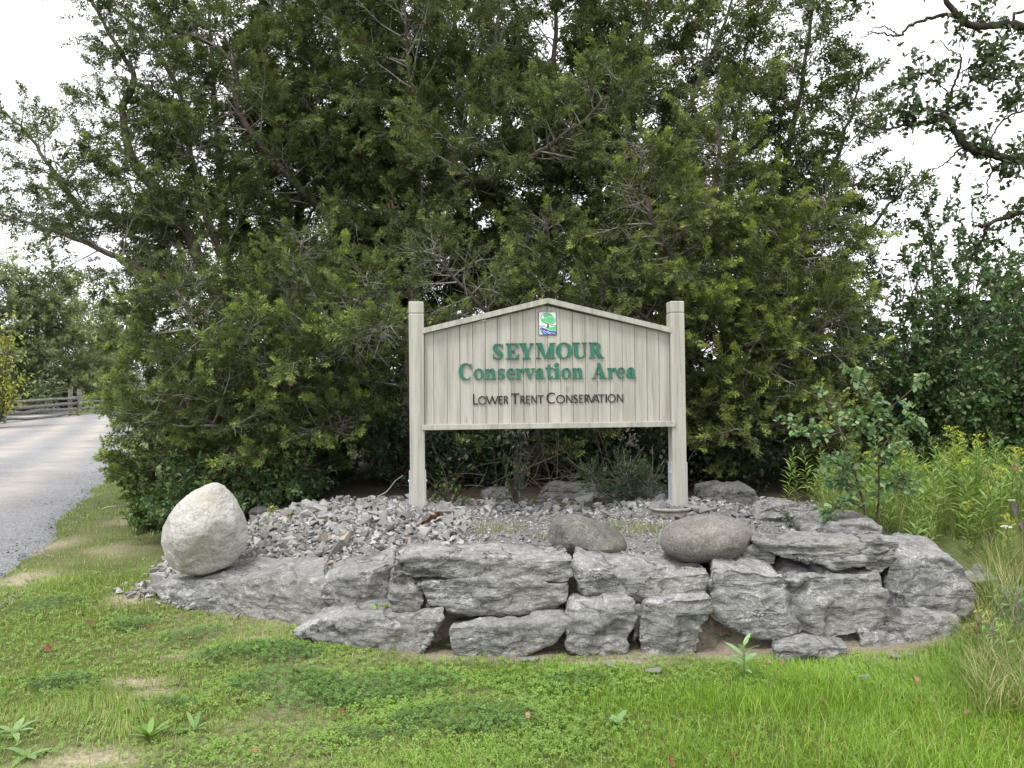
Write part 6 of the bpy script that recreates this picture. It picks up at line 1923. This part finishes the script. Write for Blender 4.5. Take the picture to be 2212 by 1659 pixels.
stalk('umbel_flower', 'white lacy umbel flower right of the end block', 'wildflower', 2174, 1142, 5.6, 'umbel', 0.036, M['umbel'], 130, seed=1)
stalk('umbel_flower', 'small white umbel half behind the purple spike', 'wildflower', 2186, 1085, 6.0, 'umbel', 0.026, M['umbel'], 90, seed=2)
stalk('purple_flower', 'purple flower spike at the right edge of the meadow', 'wildflower', 2192, 1098, 5.5, 'spike', 0.012, M['purple'], 110, 3.2, seed=3)
stalk('purple_flower', 'lower purple flower at the very right edge', 'wildflower', 2206, 1134, 5.5, 'spike', 0.012, M['purple'], 70, 1.8, seed=4)
stalk('dry_seed_head', 'brown dried seed head above the meadow at the right edge', 'seed head', 2192, 1010, 6.0, 'ball', 0.028, M['dry'], 110, 0.8, seed=5)
stalk('dry_seed_head', 'smaller tan seed head left of the brown one', 'seed head', 2130, 1018, 6.4, 'ball', 0.022, M['dry'], 80, 1.0, seed=6)

# leafy weeds around the right end block
for px, py, y, h, lab, c, sd in ((2170, 1300, 5.3, 0.34, 'bright leafy weed growing right of the end block', (0.17, 0.30, 0.09), 1), (2150, 1390, 4.75, 0.26, 'low bright weed in the tall grass at the right edge', (0.19, 0.33, 0.09), 2), (2205, 1340, 5.0, 0.40, 'weed cut by the right edge beside the pale rock', (0.15, 0.26, 0.08), 3), (2120, 1350, 5.05, 0.22, 'yellowing weed at the foot of the right end block', (0.34, 0.32, 0.07), 4)):
    b = np.array(at(px, py, y)); b[2] = float(H(np.array([b[0]]), np.array([b[1]]))[0])
    leafy('leafy_weed', lab, 'weed', b, dome(b, 0.10, 0.10, h, 5, rm, 0.5), 300 + sd, 0.05, c, 110, tmpl=LANCE, twigs_per=5, twl=0.07, srad=0.004, group=None)
for px, py, y, h, lab, c, sd in ((1700, 1120, 6.9, 0.16, 'small blue-green leafy weed on the shale pile', (0.10, 0.17, 0.09), 5), (828, 1262, 5.35, 0.12, 'bright green seedling in the gap between wedge block and cracked stones', (0.20, 0.33, 0.05), 6), (1000, 1122, 7.8, 0.14, 'green weed under the left half of the sign beside the rusty plate', (0.12, 0.2, 0.05), 7), (1880, 1150, 6.2, 0.10, 'low leaves at the foot of the sapling', (0.13, 0.22, 0.08), 8), (760, 1300, 5.5, 0.07, 'tiny weed at the foot of the wedge block', (0.10, 0.19, 0.07), 9),
                                 (590, 1138, 7.9, 0.13, 'yellowish weed behind the rubble at the dark low rock', (0.24, 0.27, 0.06), 10)):
    b = np.array(at(px, py, y)); b[2] = max(float(H(np.array([b[0]]), np.array([b[1]]))[0]), b[2] - 0.25)
    leafy('leafy_weed', lab, 'weed', b, dome(b, 0.09, 0.09, h, 6, rm, 0.4), 300 + sd, 0.035, c, 90, twigs_per=4, twl=0.05, srad=0.003, group=None)

# tall grass: right margin, meadow floor, planter patches, road verge
def long_grass(n, xy, h, c, seed, dry_=0.2):
    r = np.random.default_rng(seed); x, y = xy(r, n); k = len(x); z = H(x, y)
    az = r.uniform(0, 6.28, k); ca, sa = np.cos(az), np.sin(az)
    rot = np.zeros((k, 3, 3)); rot[:, :, 0] = np.stack([ca, sa, ca * 0], 1); rot[:, :, 1] = np.stack([-sa, ca, ca * 0], 1); rot[:, :, 2] = np.array([0, 0, 1.0])
    hh = h * r.uniform(0.45, 1.25, k); sc = np.stack([np.full(k, 0.0045) * r.uniform(0.7, 1.4, k), hh * r.uniform(0.3, 3.0, k), hh * r.uniform(0.6, 1.0, k)], axis=1)
    cc = np.array(c) * r.uniform(0.7, 1.25, (k, 1)); d = r.random(k) < dry_; cc[d] = np.array([0.46, 0.39, 0.23]) * r.uniform(0.7, 1.1, (d.sum(), 1))
    tv, tf = blade(3)
    return scatter(tv, tf, np.stack([x, y, z - 0.005], axis=1), rot, sc, cc)


def zone(px0, px1, y0, y1):
    def f(r, n):
        y = r.uniform(y0, y1, n); px = r.uniform(px0, px1, n)
        x = (px - PW / 2) / FPX * y
        ok = (x > 3.2) | (y - wall_y(x) < -0.02) | (y > 5.9)
        return x[ok], y[ok]
    return f


def blobs(spots):
    def f(r, n):
        x, y = [], []
        for px, py, sx, sy in spots:
            g = gxy(px, py); m = n // len(spots)
            x.append(g[0] + r.normal(size=m) * sx); y.append(g[1] + r.normal(size=m) * sy)
        return np.concatenate(x), np.concatenate(y)
    return f


parts = [long_grass(5200, zone(2100, 2330, 3.9, 5.9), 0.24, (0.17, 0.25, 0.055), 1, 0.30), long_grass(1500, zone(2060, 2180, 4.3, 5.2), 0.16, (0.16, 0.25, 0.05), 2, 0.2), long_grass(9000, zone(1770, 2330, 6.8, 9.6), 0.38, (0.17, 0.25, 0.055), 3, 0.2),
         long_grass(2600, zone(2120, 2330, 5.4, 6.6), 0.40, (0.18, 0.26, 0.06), 4, 0.3)]
V, F, C = merge(parts)
tag(mk('tall_grass', V, F, M['grass'], col=C), kind='stuff')
V, F, C = merge([long_grass(1500, blobs([(1330, 1140, 0.22, 0.12), (1400, 1150, 0.16, 0.10), (1060, 1148, 0.18, 0.08), (1220, 1160, 0.1, 0.05), (600, 1130, 0.12, 0.1)]), 0.07, (0.16, 0.24, 0.06), 5, 0.35)])
tag(mk('sparse_grass', V, F, M['grass'], col=C), kind='stuff')

# sticks and bare stems
for pts, lab in (([(770, 1130, 7.9), (800, 1095), (830, 1062), (868, 1030)], 'bare crooked branch sticking up left of the left sign post'), ([(766, 1122, 7.6), (786, 1104), (800, 1086)], 'short pale stick standing in the rubble'), ([(220, 1098, 9.6), (300, 1085), (352, 1062)], 'thin dry branch lying on the grass left of the pale boulder')):
    Q = spline(np.array(px_line(pts)), 10) + rm.normal(size=(10, 3)) * 0.012
    V, F = tube(Q, np.linspace(0.011, 0.004, 10), 5)
    tag(mk('dead_branch', V, F, M['dead_wood'], loc=Q[0], smooth=True), lab, 'branch')

# bare brushwood in the shade under the board
tw = Twigs(); rb = np.random.default_rng(17)
b0 = gb(1010, 1105, 8.75)
for _ in range(70):
    s = b0 + np.array([rb.uniform(-0.35, 1.9), rb.uniform(0.0, 0.7), rb.uniform(0, 0.25)])
    tw.add(curve(s, (rb.normal() * 0.9, rb.normal() * 0.3, rb.uniform(0.2, 1.0)), rb.uniform(0.4, 1.1), 6, rb.normal(size=3) * 0.7, 0.35, rb), 0.006, 0.002, 3)
V, F = tw.get()
tag(mk('brushwood', V, F, M['bark'], loc=b0, smooth=True), 'tangle of bare grey twigs in the dark space under the sign board', 'brushwood')
